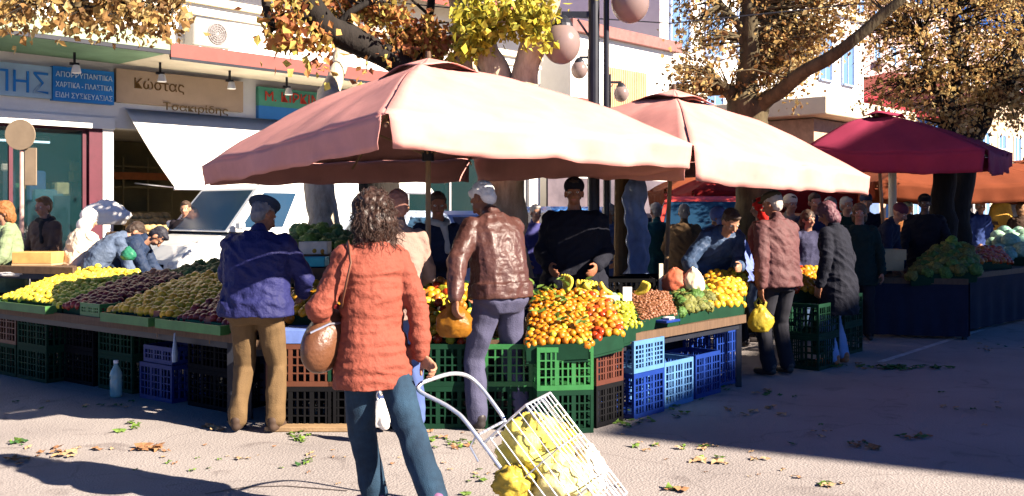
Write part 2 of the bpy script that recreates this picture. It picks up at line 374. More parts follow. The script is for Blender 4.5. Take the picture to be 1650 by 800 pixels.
# pale sign with big blue letters, and blue panel
SY = -.08
def ZF(px, py, off=-.10): return FP(px, py, off).z
M_signblue = mat('sign_blue', (.02, .20, .55), .5, .1, 3)
sx1 = fs(184)
t1 = fthing('shop_sign', 'long pale blue shop sign with big blue Greek letters over the dark window', 'sign')
mb = MB(); za, zb = ZF(100, 161), ZF(100, 110); bx(mb, s0 + .6, fs(79), -.10, -.004, za, zb); mb.build('sign_board', mat('pale_sign', (.36, .52, .62), .5, .15, 2), t1)
text_part('ΚΑΡΑΠΗΣ', (zb - za) * .66, fs(-150), fs(73), (za + zb) / 2 - .02, -.112, M_signblue, t1)
t1 = fthing('shop_sign', 'blue shop sign with three rows of small white Greek letters', 'sign')
mb = MB(); bx(mb, fs(80), fs(178), -.13, -.004, za - .02, zb + .02); mb.build('sign_board', M_signblue, t1)
for k, s_ in enumerate(('ΑΠΟΡΡΥΠΑΝΤΙΚΑ', 'ΧΑΡΤΙΚΑ - ΠΛΑΣΤΙΚΑ', 'ΕΙΔΗ ΣΥΣΚΕΥΑΣΙΑΣ')):
    text_part(s_, .085, fs(84), fs(175), zb - .10 - k * .165, -.135, mat('sign_white', (.6, .75, .85)), t1)
# tan sign
M_tan = mat('tan_sign', (.46, .33, .22), .7, .12, 2); M_tanl = mat('tan_letters', (.13, .065, .015), .6, .1, 5)
t1 = fthing('shop_sign', 'tan shop sign with a brown Greek name in small letters', 'sign')
za2, zb2 = ZF(280, 172), ZF(280, 120); mb = MB(); bx(mb, fs(183), fs(387), -.10, -.004, za2, zb2); mb.build('sign_board', M_tan, t1)
text_part('Κώστας', .22, fs(212), fs(292), (za2 + zb2) / 2 + .05, -.105, M_tanl, t1)
text_part('Τσακιρίδης', .17, fs(258), fs(362), za2 - .02, -.115, mat('tan_letters2', (.20, .12, .04)), t1)
t1 = fthing('shop_sign', 'green and blue shop sign with red capital letters', 'sign')
za3, zb3 = ZF(450, 190), ZF(450, 143); mb = MB(); bx(mb, fs(412), fs(560), -.10, -.004, za3 + .2, zb3); mb.build('sign_board', mat('sea_green', (.08, .30, .20), .5, .2, 2), t1)
mb = MB(); bx(mb, fs(412), fs(560), -.103, -.004, za3 - .04, za3 + .2); mb.build('sign_board', mat('sign_blue2', (.04, .2, .5), .5, .1, 2), t1)
text_part('M. ΚΙΡΚΙΝΕΖΗΣ', .19, fs(422), fs(556), zb3 - .16, -.112, mat('red_letters', (.5, .05, .03)), t1)
# canopy spot lamps
def spot(px, label):
    t = fthing('canopy_lamp', label, 'lamp', 'spot lamps under the shop canopy'); x = fs(px, -.7); z = ZC
    mb = MB(); bx(mb, x - .015, x + .015, -.715, -.685, z - .16, z - .001); bx(mb, x - .07, x + .07, -.72, -.68, z - .20, z - .16); mb.build('bracket', M_black, t)
    mb = MB(); mb.lathe((x, -.76, z - .28), [(.03, .08), (.05, .07), (.075, -.04), (.07, -.05)], 12); mb.build('lamp_head', M_white, t, smooth=False)
for px, l_ in ((120, 'small spot lamp under the green canopy above the blue sign'), (258, 'small spot lamp left above the tan sign'),
               (370, 'small spot lamp at the right end of the tan sign'), (462, 'small spot lamp above the red lettered sign')): spot(px, l_)
# air conditioner
ac = fthing('air_conditioner', 'white air conditioning unit on the wall above the salmon canopy', 'air conditioner')
p = FP(338, 55, -.35); mb = MB(); mb.box((p.x, -.27, p.z), (.72, .32, .5), bev=.02); mb.build('casing', mat('ac_grey', (.24, .23, .21), .5, .1, 3), ac)
mb = MB(); mb.lathe((p.x + .1, -.432, p.z), [(0, -.003), (.19, -.002), (.19, .003), (0, .003)], 24, M=Matrix.Rotation(R(90), 3, 'X')); mb.build('fan', mat('fan_dark', (.12, .10, .10), .6), ac)
mb = MB()
for r_ in (.06, .10, .14, .18):
    mb.tube([(p.x + .1 + r_ * math.cos(a_), -.445, p.z + r_ * math.sin(a_)) for a_ in np.linspace(0, 2 * PI, 25)], .005, 4)
for k in range(6):
    a_ = k * PI / 6; mb.beam((p.x + .1 - .18 * math.cos(a_), -.44, p.z - .18 * math.sin(a_)), (p.x + .1 + .18 * math.cos(a_), -.44, p.z + .18 * math.sin(a_)), .006, .006)
mb.build('fan_grille', mat('grille_grey', (.3, .3, .3), .5), ac)
mb = MB(); bx(mb, p.x - .25, p.x - .21, -.43, -.005, p.z - .29, p.z - .252); bx(mb, p.x + .21, p.x + .25, -.43, -.005, p.z - .29, p.z - .252)
mb.tube([(p.x + .36, -.1, p.z - .1), (p.x + .5, -.06, p.z - .12), (p.x + .52, -.05, p.z - .5)], .02, 6); mb.build('bracket', M_steel, ac)
# white awning
aw = fthing('awning', 'white cloth awning pulled down in front of the tan signed shop', 'awning')
pa = FP(206, 176, -.02); front_off = -1.45; zl = FP(285, 303, front_off).z; xl = fs(282, front_off); xr = fs(700, front_off)
xt0 = fs(200, -.02)
def awf(u, v):
    x = (xt0 + (xl - xt0) * v) * (1 - u) + xr * u
    return Vector((x, -.06 + (front_off + .06) * v, pa.z + (zl - pa.z) * v - .05 * math.sin(PI * v) + .012 * math.sin(u * 60) * v))
mb = MB(); mb.sheet(awf, 60, 10); mb.build('awning_cloth', mat('white_canvas', (.82, .80, .74), .8, .06, 3, trans=.15), aw, solid=.006, smooth=True)
mb = MB(); mb.tube([(xl - .02, front_off - .01, zl - .02), (xr, front_off - .01, zl - .02)], .022, 8); mb.build('front_bar', M_steel, aw)
mb = MB(); mb.tube([(xl + .05, front_off, zl), (xl + .05, -.02, zl + .1)], .015, 6); mb.tube([(xr - .05, front_off, zl), (xr - .05, -.02, zl + .1)], .015, 6); mb.build('support_arm', M_steel, aw)
# goods inside the open shop: shelves, counter and loaves
sh = fthing('shop_shelf', 'olive shop shelving with an orange strip behind the white awning', 'shelf')
mb = MB(); xa, xb = s2 + .1, s3 - .1
for z in (.5, 1.0, 1.5, 2.0, 2.4): bx(mb, xa, xb, 2.5, 2.95, z, z + .035)
for x in np.linspace(xa, xb - .03, 5): bx(mb, x, x + .03, 2.48, 2.499, .14, 2.6)
mb.build('boards', mat('olive_shelf', (.35, .27, .12), .6, .2, 4), sh)
mb = MB(); bx(mb, xa, xb, 2.42, 2.47, 2.16, 2.30); mb.build('price_strip', mat('orange_strip', (.6, .18, .05), .6), sh)
ct = fthing('shop_counter', 'light wooden counter standing at the open shop under the awning', 'counter')
pc = FP(205, 405, -.5); mb = MB(); bx(mb, fs(203, -.6), fs(300, -.6), -.6, .1, .121, 1.15); mb.build('counter_body', mat('counter_wood', (.52, .34, .20), .6, .2, 3, stretch=(1, 1, 8)), ct)
mb = MB(); bx(mb, fs(200, -.62), fs(303, -.62), -.64, .14, 1.152, 1.2); mb.build('counter_top', M_wood, ct)
loaf = MB(); loaf.ell((0, 0, .06), (.16, .09, .07)); lm = loaf.mesh('bread_loaf'); lm.shade_smooth(); lm.materials.append(mat('crust', (.50, .33, .14), .8, .4, 12, .3, 40))
i = 0
for row in range(3):
    for k in range(9 - row):
        o = bpy.data.objects.new('bread_loaf', lm); COL.objects.link(o)
        q = Vector((fs(206, -.5) + .09 + k * .115 + row * .05, -.45 + row * .2, 1.2 + .09 * row)); o.location = W0 + D * q.x + DN * q.y + V(0, 0, q.z)
        o.rotation_euler = (0, 0, RZ + PI / 2 + random.uniform(-.3, .3)); o.scale = (1, 1, random.uniform(.9, 1.2))
        tag(o, 'pale bread loaf, %s from left in the %s row on the shop counter' % ('first second third fourth fifth sixth seventh eighth ninth'.split()[k], ('front', 'middle', 'rear')[row]), 'bread', 'loaves on the shop counter')
# goods in the left window
for k, (px, py, sz, c, lb) in enumerate(((122, 285, (.2, .15, .2), (.75, .5, .15), 'yellow soft toy behind the dark shop window'), (100, 305, (.3, .2, .22), (.5, .55, .3), 'pale green parcel behind the dark shop window'),
                              (10, 270, (.16, .05, .12), (.8, .8, .7), 'small white card behind the dark shop window'), (145, 312, (.26, .04, .55), (.35, .7, .8), 'light blue poster board behind the dark shop window'),
                              (58, 300, (.3, .1, .5), (.05, .15, .4), 'blue bottle rack behind the dark shop window'), (75, 320, (.5, .2, .3), (.04, .2, .3), 'teal box behind the dark shop window'))):
    q = FP(px, py, .5); t = fthing('shop_goods', lb, 'goods')
    mb = MB(); mb.box((q.x, .5, q.z), sz, bev=.03)
    if k == 0: mb.ell((q.x, .5, q.z + .16), (.10, .09, .10)); mb.ell((q.x - .08, .5, q.z + .24), (.035, .03, .035)); mb.ell((q.x + .08, .5, q.z + .24), (.035, .03, .035))
    mb.build('parcel', mat('goods%d' % k, c, .6, .3, 12), t)
    mb = MB(); bx(mb, q.x - sz[0] * .6, q.x + sz[0] * .6, .38, .62, .13, q.z - sz[2] / 2 - .002); mb.build('plinth', mat('plinth_blue', (.03, .07, .12), .6), t)
for k in range(16):
    q = FP(8 + k * 10, 300 + (k % 3) * 6, 1.0); t = fthing('shop_goods', 'small %s packet in the dim row behind the dark shop window' % ('blue', 'white', 'green', 'ochre')[k % 4], 'goods', 'packets in the dark shop window')
    mb = MB(); mb.box((q.x, 1.0, q.z + .02 * (k % 3)), (.09, .07, .16 + .05 * (k % 3)), bev=.01); mb.build('packet', mat('packet%d' % (k % 4), [(.05, .12, .4), (.5, .55, .5), (.06, .25, .12), (.45, .3, .08)][k % 4], .5), t)
    mb = MB(); bx(mb, q.x - .06, q.x + .06, .9, 1.1, .13, q.z - .10); mb.build('plinth', mat('plinth_blue', (.03, .07, .12)), t)
t = fthing('ceiling_tube_lamp', 'thin lit white tube lamp inside the dark window shop', 'lamp')
q = FP(0, 226, 1.6); e = bpy.data.materials.new('tube_light'); e.use_nodes = True; e.node_tree.nodes['Principled BSDF'].inputs['Emission Color'].default_value = (.6, .9, 1, 1); e.node_tree.nodes['Principled BSDF'].inputs['Emission Strength'].default_value = 1.2
mb = MB(); mb.tube([(fs(-60, 1.6), 1.6, q.z), (fs(80, 1.6), 1.6, q.z)], .018, 8); mb.build('tube', e, t)
mb = MB(); bx(mb, fs(-60, 1.6), fs(80, 1.6), 1.57, 1.63, q.z + .02, q.z + .07); mb.tube([(fs(0, 1.6), 1.6, q.z + .06), (fs(0, 1.6), 1.6, zt)], .006, 5); mb.build('fitting', M_white, t)
# round street sign
rs = P(35, 218, 13.2); t = thing('street_sign', 'round street sign seen from behind in front of the dark shop window', 'sign', (rs.x, rs.y, 0))
mb = MB(); mb.tube([(0, 0, 0), (0, 0, rs.z + .1)], .028, 10); mb.build('pole', mat('rosy_pole', (.45, .28, .24), .6, .3, 6), t)
mb = MB(); Mx = Matrix.Rotation(R(90), 3, 'X') ; mb.lathe((0, -.04, rs.z), [(.0, -.01), (.2, -.01), (.205, 0), (.2, .01), (0, .01)], 28, M=Mx)
mb.build('sign_plate', mat('sign_back', (.20, .15, .10), .6, .2, 4), t)
mb = MB(); mb.box((.12, 0, rs.z - .42), (.16, .02, .5), bev=.005); mb.build('lower_plate', mat('sign_back', (.5, .4, .3)), t)

# ------------------------------------------------------------------ buildings further along the street
def building(label, x0, x1, y0, y1, h, wallm, wins=None, roofm=None, gable=0.0, nm='building', win_m=None, z_base=.0, stripes=None):
    t = fthing(nm, label, 'building')
    mb = MB(); bx(mb, x0, x1, y0, y1, z_base, h); mb.build('wall', wallm, t)
    if gable:
        mb = MB(); a = .35; ym = (y0 + y1) / 2
        mb.add([(x0 - a, y0 - a, h + .002), (x1 + a, y0 - a, h + .002), (x1 + a, y1 + a, h + .002), (x0 - a, y1 + a, h + .002), (x0 + (x1 - x0) * .2, ym, h + gable), (x1 - (x1 - x0) * .2, ym, h + gable)],
               [(0, 3, 2, 1), (0, 1, 5, 4), (1, 2, 5), (2, 3, 4, 5), (3, 0, 4)]); mb.build('roof', roofm, t)
    else:
        mb = MB(); bx(mb, x0 - .15, x1 + .15, y0 - .2, y1 + .15, h + .002, h + .3); mb.build('roof', roofm or M_cream, t)
    if wins:
        sx, sz, ww, wh, z0 = wins; z = z0
        while z + wh < h - .2:
            x = x0 + .6
            while x + ww < x1 - .4:
                f = MB(); e = .09
                bx(f, x - e, x, y0 - .07, y0 - .003, z - e, z + wh + e); bx(f, x + ww, x + ww + e, y0 - .07, y0 - .003, z - e, z + wh + e)
                bx(f, x, x + ww, y0 - .07, y0 - .003, z + wh, z + wh + e); bx(f, x - .05, x + ww + .05, y0 - .14, y0 - .075, z - e, z - .02)
                bx(f, x + ww / 2 - .03, x + ww / 2 + .03, y0 - .05, y0 - .003, z, z + wh)
                fo = f.build('window', win_m or M_white, t)
                q = MB(); bx(q, x + .002, x + ww - .002, y0 - .03, y0 - .002, z, z + wh); q.build('pane', glass_mat('window_glass2', (.10, .18, .32), .1, 1), fo)
                if (int(x * 10) + int(z)) % 3 == 0:
                    bq = MB(); bx(bq, x - .5, x + ww + .5, y0 - .95, y0 - .15, z - .25, z - .12)
                    for kk in np.linspace(x - .48, x + ww + .48, 14): bq.beam((kk, y0 - .93, z - .12), (kk, y0 - .93, z + .75), .025, .025)
                    bq.beam((x - .5, y0 - .93, z + .77), (x + ww + .5, y0 - .93, z + .77), .04, .04); bq.build('balcony', M_white, t)
                x += sx
            z += sz
    return t
M_rtile = mat('red_tiles', (.24, .06, .045))
x = s5 + .05
b2 = building('low white corner shop building with an orange shutter behind the lamp post', s5 + 1.2, fs(1085), 0, 8, FP(1000, 68).z, M_white, None, mat('pink_roof', (.25, .10, .09), .7))
mb = MB(); xa, xb = fs(975), fs(1040); za, zb = FP(1000, 150).z, FP(1000, 112).z
for k in range(22): bx(mb, xa + (xb - xa) * k / 22, xa + (xb - xa) * (k + .7) / 22, -.06, -.004, za - 1.5, zb)
mb.build('shutter', mat('orange_shutter', (.62, .30, .16), .6, .2, 3), b2)
mb = MB(); bx(mb, fs(880), fs(1080), -.06, -.002, .12, 2.4); mb.build('shopfront', mat('dark_front', (.10, .08, .09), .3, .5, 1.2), b2)
building('tall lilac apartment house rising behind the low white shop', fs(862, 11), fs(1100, 11), 11, 22, 17, mat('lilac_plaster', (.12, .08, .21), .85, .15, 1.0, .1, 20), (3.1, 3.0, 1.1, 1.3, 11.5), mat('lilac_roof', (.3, .24, .4)))
building('tall pale pink apartment block rising behind the white one', fs(1120, 16), fs(1700, 16), 16, 26, 19, mat('blush_plaster', (.40, .28, .27), .85, .12, 1.0), (3.2, 3.0, 1.2, 1.5, 7.5), M_cream)
building('red brick fronted house with tiled roof behind the central tree', fs(585, 9.8), fs(775, 9.8), 9.8, 18, 6.0, mat('rosy_plaster', (.28, .12, .10), .85, .2, 1.2), (2.6, 2.8, 1, 1.3, 1.0), M_rtile, gable=1.6)
b4 = building('white apartment block with tall windows behind the bare tree limb', fs(1130), fs(1448), 1.5, 12, FP(1350, 60).z + 1.5, mat('bright_plaster', (.80, .76, .74), .8, .1, 1.0), (2.1, 2.9, 1.0, 1.7, 1.0), M_cream, win_m=mat('blue_frame', (.25, .34, .55), .6))
building('pink low house between the trees', fs(1100), fs(1128), 0, 10, 5, mat('pink_plaster', (.6, .38, .34), .8), None, M_cream)
building('bright blue house with red hipped roof behind the purple parasol', fs(1455, 2), fs(1568, 2), 2, 12, FP(1500, 195, 2).z, mat('blue_plaster', (.04, .12, .32), .7, .15, 1.0), (2.3, 2.9, 1.1, 1.5, 1.1), mat('red_roof', (.25, .02, .025), .7), gable=2.2)
building('cream house with white window frames at the far end of the street', fs(1575, 1), fs(1760, 1), 1, 14, FP(1600, 150, 1).z, mat('warm_plaster', (.42, .32, .22), .8, .15, .8), (2.8, 3.0, 1.2, 1.7, 1.0), M_rtile, gable=2)
building('long pale house beyond the far end of the street', fs(1765, 0), fs(1765, 0) + 45, 0, 12, 9, mat('pale_plaster2', (.6, .55, .5), .8), (3.4, 3.0, 1.2, 1.6, 1.0), M_rtile, gable=2)
# flat beige kiosk roof
kq = P(1245, 190, 22); t = thing('kiosk', 'beige kiosk with flat roof at the foot of the bare limb', 'kiosk', (kq.x + .6, kq.y, 0), RZ)
mb = MB(); mb.box((0, 0, 1.7), (3.6, 2.4, 3.4)); mb.build('kiosk_wall', mat('kiosk_wall', (.42, .27, .18), .7), t)
mb = MB(); mb.box((0, 0, 3.6), (4.6, 3.4, .35), bev=.02); mb.build('kiosk_roof', M_cream, t)
mb = MB(); mb.box((0, -1.22, 1.9), (2.6, .06, 1.2)); mb.build('hatch', mat('hatch_blue', (.1, .15, .3), .3), t)

# building across the square, outside the frame: it shades the right of the scene
SP = Vector((-SUN_H.y, SUN_H.x, 0))       # horizontally across the sun, pointing away from the camera side
e1 = G(955, 700); Lb = 20.0; c0 = e1 + SUN_H * (Lb)
hb = (Lb) * math.tan(SUN_EL) + 0.0
t = thing('apartment_building', 'tall plain apartment building across the square that shades the right side', 'building', (c0.x, c0.y, 0), math.atan2(SP.y, SP.x))
mb = MB(); bx(mb, 0, 5.8, -12, 0, 0, hb); mb.build('wall', M_cream, t)
mb = MB(); bx(mb, 5.805, 11, -12, -.002, 0, hb + 2.1); mb.build('wall', M_white, t)  # taller unseen wing, added to cast shade on the purple parasol
mb = MB(); bx(mb, -.0, 5.8, -12, 0, hb + .002, hb + .02); mb.build('roof', M_cream, t)
for z in (1, 4.0, 7.0):
    for k in range(9):
        q = MB(); bx(q, 1 + k * 2.5, 2.2 + k * 2.5, .003, .05, z, z + 1.5); q.build('window', glass_mat('window_glass', (.1, .16, .24)), t)
# ------------------------------------------------------------------ parasols
def parasol(label, F_, R_, B_, L_, C_, vd, m, mu, pole_base=None, vent=.16, bulge=.10, group='square market parasols', sag=.05):
    base = Vector((C_[0], C_[1], 0)) if pole_base is None else Vector(pole_base)
    t = thing('market_parasol', label, 'parasol', base, 0, group)
    cs = [Vector(F_), Vector(R_), Vector(B_), Vector(L_)]; C = Vector(C_)
    rnd = random.Random(int(C.x * 100))
    def top(i):
        A, Bq = cs[i], cs[(i + 1) % 4]
        def fn(u, v):
            vv = .10 + .90 * v
            e = A.lerp(Bq, u); e.z -= sag * math.sin(PI * u)
            p = C + (e - C) * vv
            p.z += bulge * math.sin(PI * vv) * (1 - .35 * math.sin(PI * u))
            p.z += .022 * noise.noise(p * 2.6) + .03 * (noise.noise(Vector((u * 9, i * 7.1, vv * 1.2)))) * vv * (1 - .3 * vv) - .02 * math.exp(-((u - .5) / .02) ** 2) * 0
            return p
        return fn
    mb = MB()
    for i in range(4): mb.sheet(top(i), 24, 16)
    mb.build('canopy', m, t, base, smooth=True, solid=.004)
    for i in range(4):
        A, Bq = cs[i], cs[(i + 1) % 4]; fn0 = top(i); nrm = (Bq - A).cross(V(0, 0, 1)).normalized()
        da, db = vd[i], vd[(i + 1) % 4]
        def fv(u, v):
            g_ = .006 + .012 * v; uu = g_ + (1 - 2 * g_) * u
            p = fn0(uu, 1.0).copy(); d = (da * (1 - uu) + db * uu)
            p.z -= d * v + .4 * sag * math.sin(PI * uu) * v
            p += nrm * (.015 + .06 * v * noise.noise(Vector((uu * 5, i * 3, v * .6))) + .014 * v * math.sin(uu * 19 + i * 2) + .035 * v * noise.noise(Vector((uu * 16, i * 5, v * 2))))
            return p
        mb = MB(); mb.sheet(fv, 40, 5); mb.build('valance', m, t, base, smooth=True, solid=.004)
    # raised vent cap
    vc = MB()
    for i in range(4):
        A, Bq = cs[i], cs[(i + 1) % 4]
        def fc(u, v):
            e = A.lerp(Bq, u); p = C + (e - C) * (.21 * v); p.z = C.z + .05 + (e.z - C.z) * .21 * v * .9 + (.045 * math.sin(PI * u) ** 2) * v
            return p
        vc.sheet(fc, 12, 4)
    vc.build('vent_cap', m, t, base, smooth=True, solid=.004)
    mb = MB(); mb.lathe(C + V(0, 0, .05), [(.0, .05), (.02, .055), (.025, 0), (.02, -.03)], 10); mb.build('finial', M_woodd, t, base)
    pt = C + V(0, 0, .0); mb = MB(); mb.tube([base + V(0, 0, .06), pt], .022, 10); mb.build('pole', mu, t, base)
    mb = MB(); mb.box(base + V(0, 0, .03), (.5, .5, .06), bev=.01); mb.tube([base + V(0, 0, .06), base + V(0, 0, .35)], .035, 10); mb.build('base', M_black, t, base)
    hub = Vector((C.x + (base.x - C.x) * .3, C.y + (base.y - C.y) * .3, C.z - .75))
    for i in range(4):
        for e, k in ((cs[i], 1.0), ((cs[i] + cs[(i + 1) % 4]) / 2, 1.0)):
            mb = MB(); q = e + V(0, 0, -.05 - (0 if e is cs[i] else sag)); pts = [C + (q - C) * a + V(0, 0, bulge * .6 * math.sin(PI * a) - .03) for a in (.02, .3, .6, .985)]
            mb.tube(pts, .010, 6); mb.build('rib', mu, t, base)
            mb = MB(); mb.tube([hub, pts[1].lerp(pts[2], .5)], .008, 6); mb.build('strut', mu, t, base)
    mb = MB(); mb.lathe(hub, [(.05, -.04), (.05, .04)], 12); mb.build('hub', M_black, t, base)
    return t
def fabric(name, col, tr): return mat(name, col, .9, .16, 2.2, .25, 300, trans=tr, spec=.15)
M_salm = fabric('salmon_canvas', (.55, .25, .22), .02)
M_salm2 = fabric('salmon_canvas2', (.55, .25, .22), .04)
M_wine = fabric('wine_canvas', (.26, .03, .07), .10)
M_pole = mat('wood_pole', (.30, .19, .10), .5, .2, 5)
F1, R1, L1 = P(620, 184, 5.8), P(1115, 234, 7.9), P(327, 268, 8.5); B1 = P(760, 256, 10.5)
C1 = P(690, 104, 8.1)
parasol('large pale salmon market parasol nearest the camera over the fruit stall', F1, R1, B1, L1, C1, (.20, .20, .25, .17), M_salm, M_pole, bulge=.10, sag=.0)
F2, R2, L2, B2 = P(1113, 236, 8.0), P(1401, 283, 10.5), P(770, 250, 10.9), P(1140, 262, 13.0)
parasol('pale salmon market parasol in the middle of the row beside the lamp post', F2, R2, B2, L2, P(1086, 152, 10.4), (.28, .2, .2, .2), M_salm2, M_pole, pole_base=(P(1067, 0, 10.4).x, 10.4, 0), bulge=.08, sag=.01)
F3, R3, L3, B3 = P(1590, 241, 11.5), P(1630, 247, 14.5), P(1298, 240, 13.2), P(1420, 255, 15.8)
parasol('deep purple red market parasol shading the vegetable stall', F3, R3, B3, L3, P(1412, 184, 13.4), (.26, .2, .2, .2), M_wine, M_pole, pole_base=(P(1432, 0, 13.4).x, 13.4, 0), bulge=.06)
def far_parasol(lb, px, py, Y, s, dz, m, vent=.16):
    c = P(px, py, Y); a = .8
    q = [c + V(math.sin(a + k * PI / 2) * s, -math.cos(a + k * PI / 2) * s, -dz) for k in range(4)]
    parasol(lb, q[0], q[1], q[2], q[3], c, (.3,) * 4, m, M_pole, vent=vent)
M_org = fabric('orange_canvas', (.20, .05, .02), .2); M_red = fabric('red_canvas', (.30, .02, .02), .3)
far_parasol('orange red parasol far along the row seen below the purple one', 1500, 262, 19.5, 2.5, .45, M_org)
far_parasol('orange parasol at the far right edge of the row', 1650, 262, 21, 2.3, .42, M_org)
far_parasol('bright red parasol far back below the middle salmon parasol', 1215, 272, 17.5, 1.9, .42, M_red)
far_parasol('small orange parasol glimpsed between the lamp post and the red parasol', 1142, 278, 20, 1.5, .36, M_org)
far_parasol('cream parasol far back above the dark vendor', 1470, 272, 24, 1.6, .4, fabric('cream_canvas', (.7, .5, .3), .3))

# ------------------------------------------------------------------ trees
def mat_leaves(name, cols, tr=.35):
    out = []
    for i, c in enumerate(cols): out.append(mat('%s_%d' % (name, i), c, .75, .35, 14, trans=tr, spec=.2))
    return out
LV_DRY = mat_leaves('dry_leaf', [(.46, .29, .10), (.34, .19, .07), (.52, .37, .14), (.22, .125, .055), (.60, .46, .22)], .5)
LV_ORG = mat_leaves('orange_leaf', [(.50, .22, .07), (.55, .33, .10), (.36, .13, .06), (.50, .40, .10)])
LV_YEL = mat_leaves('yellow_leaf', [(.50, .42, .04), (.38, .34, .04), (.58, .50, .08), (.26, .26, .04)])
def tree(label, base, limbs, clumps, bark, group='plane trees along the square', extra_twigs=True, seed=1, name='plane_tree'):
    rnd = random.Random(seed); nr = np.random.RandomState(seed); base = Vector(base)
    t = thing(name, label, 'tree', base, 0, group)
    def wob(pts, rad):
        P2 = []; r2 = []
        for i in range(len(pts) - 1):
            for k in range(6):
                a = k / 6; p = Vector(pts[i]).lerp(Vector(pts[i + 1]), a); rr = rad[i] * (1 - a) + rad[i + 1] * a
                p += Vector((noise.noise(p * 2.3), noise.noise(p * 2.3 + V(9, 0, 0)), noise.noise(p * 2.3 + V(0, 9, 0)))) * rr * .6
                P2.append(p); r2.append(rr * (1 + .12 * noise.noise(p * 5)))
        P2.append(Vector(pts[-1])); r2.append(rad[-1]); return P2, r2
    skel = []
    for i, (pts, rad) in enumerate(limbs):
        mb = MB(); a, b = wob(pts, rad); mb.tube(a, b, 14); mb.build('trunk' if i == 0 else 'limb', bark, t, base, smooth=True)
        if i: skel += [(p, r) for p, r in zip(a, b)]
        else: skel += [(p, r) for p, r in list(zip(a, b))[-6:]]
    tw = MB(); vs = []; ms = []; lv = None
    allv = []; allm = []
    for (c, rad, n_, size, leafset, droop) in clumps:
        c = Vector(c); lv = leafset
        near = min(skel, key=lambda q: (q[0] - c).length)
        ntw = max(3, n_ // 45); tips = []
        for k in range(ntw):
            while True:
                q = Vector((rnd.uniform(-1, 1), rnd.uniform(-1, 1), rnd.uniform(-1, 1)))
                if q.length < 1: break
            tip = c + Vector((q.x * rad[0], q.y * rad[1], q.z * rad[2]))
            s0_ = min(rnd.sample(skel, min(len(skel), 14)) + [near], key=lambda z: (z[0] - tip).length)
            mid = s0_[0].lerp(tip, .5) + V(rnd.uniform(-.1, .1), rnd.uniform(-.1, .1), rnd.uniform(0, .15))
            tw.tube([s0_[0], mid, tip], [min(.02, s0_[1] * .5), .009, .004], 4, cap=False)
            tips.append((s0_[0], mid, tip))
        per = max(1, n_ // ntw)
        for (a0, m0, t0) in tips:
            clump = rnd.random() < .75
            for k in range(per):
                f = rnd.random() ** .5
                p = m0.lerp(t0, f) if clump else c + Vector([rnd.gauss(0, .5) * r_ for r_ in rad])
                p = p + Vector((rnd.gauss(0, .07), rnd.gauss(0, .07), rnd.gauss(-.05, .07)))
                allv.append(p); allm.append(size * rnd.choice((.5, .75, .9, 1, 1.15, 1.45)) * rnd.uniform(.85, 1.15))
    n = len(allv); Pn = np.array([tuple(v) for v in allv]); sz = np.array(allm)[:, None]
    d = nr.normal(size=(n, 3)); d[:, 2] -= 1.0; d /= np.linalg.norm(d, axis=1)[:, None]
    x = nr.normal(size=(n, 3)); x -= d * (x * d).sum(1)[:, None]; x /= np.linalg.norm(x, axis=1)[:, None]
    y = np.cross(d, x)
    v0 = Pn; v1 = Pn + d * sz * .5 + x * sz * .36 + y * sz * .12; v2 = Pn + d * sz; v3 = Pn + d * sz * .5 - x * sz * .36 + y * sz * .12
    A = np.stack([v0, v1, v2, v3], 1).reshape(-1, 3) - np.array(base)
    me = bpy.data.meshes.new('crown'); me.from_pydata(A.tolist(), [], np.stack([np.arange(n) * 4 + q for q in (0, 1, 2)], 1).tolist() + np.stack([np.arange(n) * 4 + q for q in (0, 2, 3)], 1).tolist())
    for m_ in lv: me.materials.append(m_)
    mi = nr.randint(0, len(lv), n); me.polygons.foreach_set('material_index', np.concatenate([mi, mi]).astype(np.int32)); me.update()
    o = bpy.data.objects.new('crown', me); COL.objects.link(o); o.parent = t
    tw.build('twigs', bark, t, base)
    return t
def Rr(px, Y): return px / FPX * Y
# 1: the central tree behind the first parasol
Y = 10.6
tree('thick central plane tree splitting into three pale limbs above the salmon parasol', P(820, 0, Y) * 0 + V(P(820, 0, Y).x, Y, 0),
     [([V(P(822, 0, Y).x, Y, 0), P(818, 500, Y), P(820, 380, Y), P(818, 290, Y), P(815, 210, Y)], [.30, .25, .215, .205, .23]),
      ([P(812, 225, Y), P(805, 150, Y), P(790, 90, Y + .1), P(775, 30, Y + .2), P(760, -60, Y + .3)], [.20, .16, .14, .13, .1]),
      ([P(822, 225, Y), P(845, 130, Y), P(862, 70, Y - .1), P(880, 10, Y - .2), P(905, -70, Y - .3)], [.19, .15, .13, .13, .09]),
      ([P(810, 240, Y), P(770, 150, Y + .4), P(752, 100, Y + .5), P(742, 30, Y + .6), P(735, -60, Y + .7)], [.14, .13, .13, .12, .09])],
     [(P(800, 12, Y - .3), (.42, .35, .20), 942, .078, LV_YEL, 1), (P(865, 25, Y - .4), (.2, .3, .25), 507, .078, LV_YEL, 1), (P(760, 35, Y - .3), (.18, .3, .28), 507, .078, LV_YEL, 1),
      (P(790, -60, Y), (.8, .6, .35), 507, .078, LV_YEL, 1), (P(745, 75, Y), (.1, .15, .1), 70, .10, LV_YEL, 1)], M_bark, seed=3)
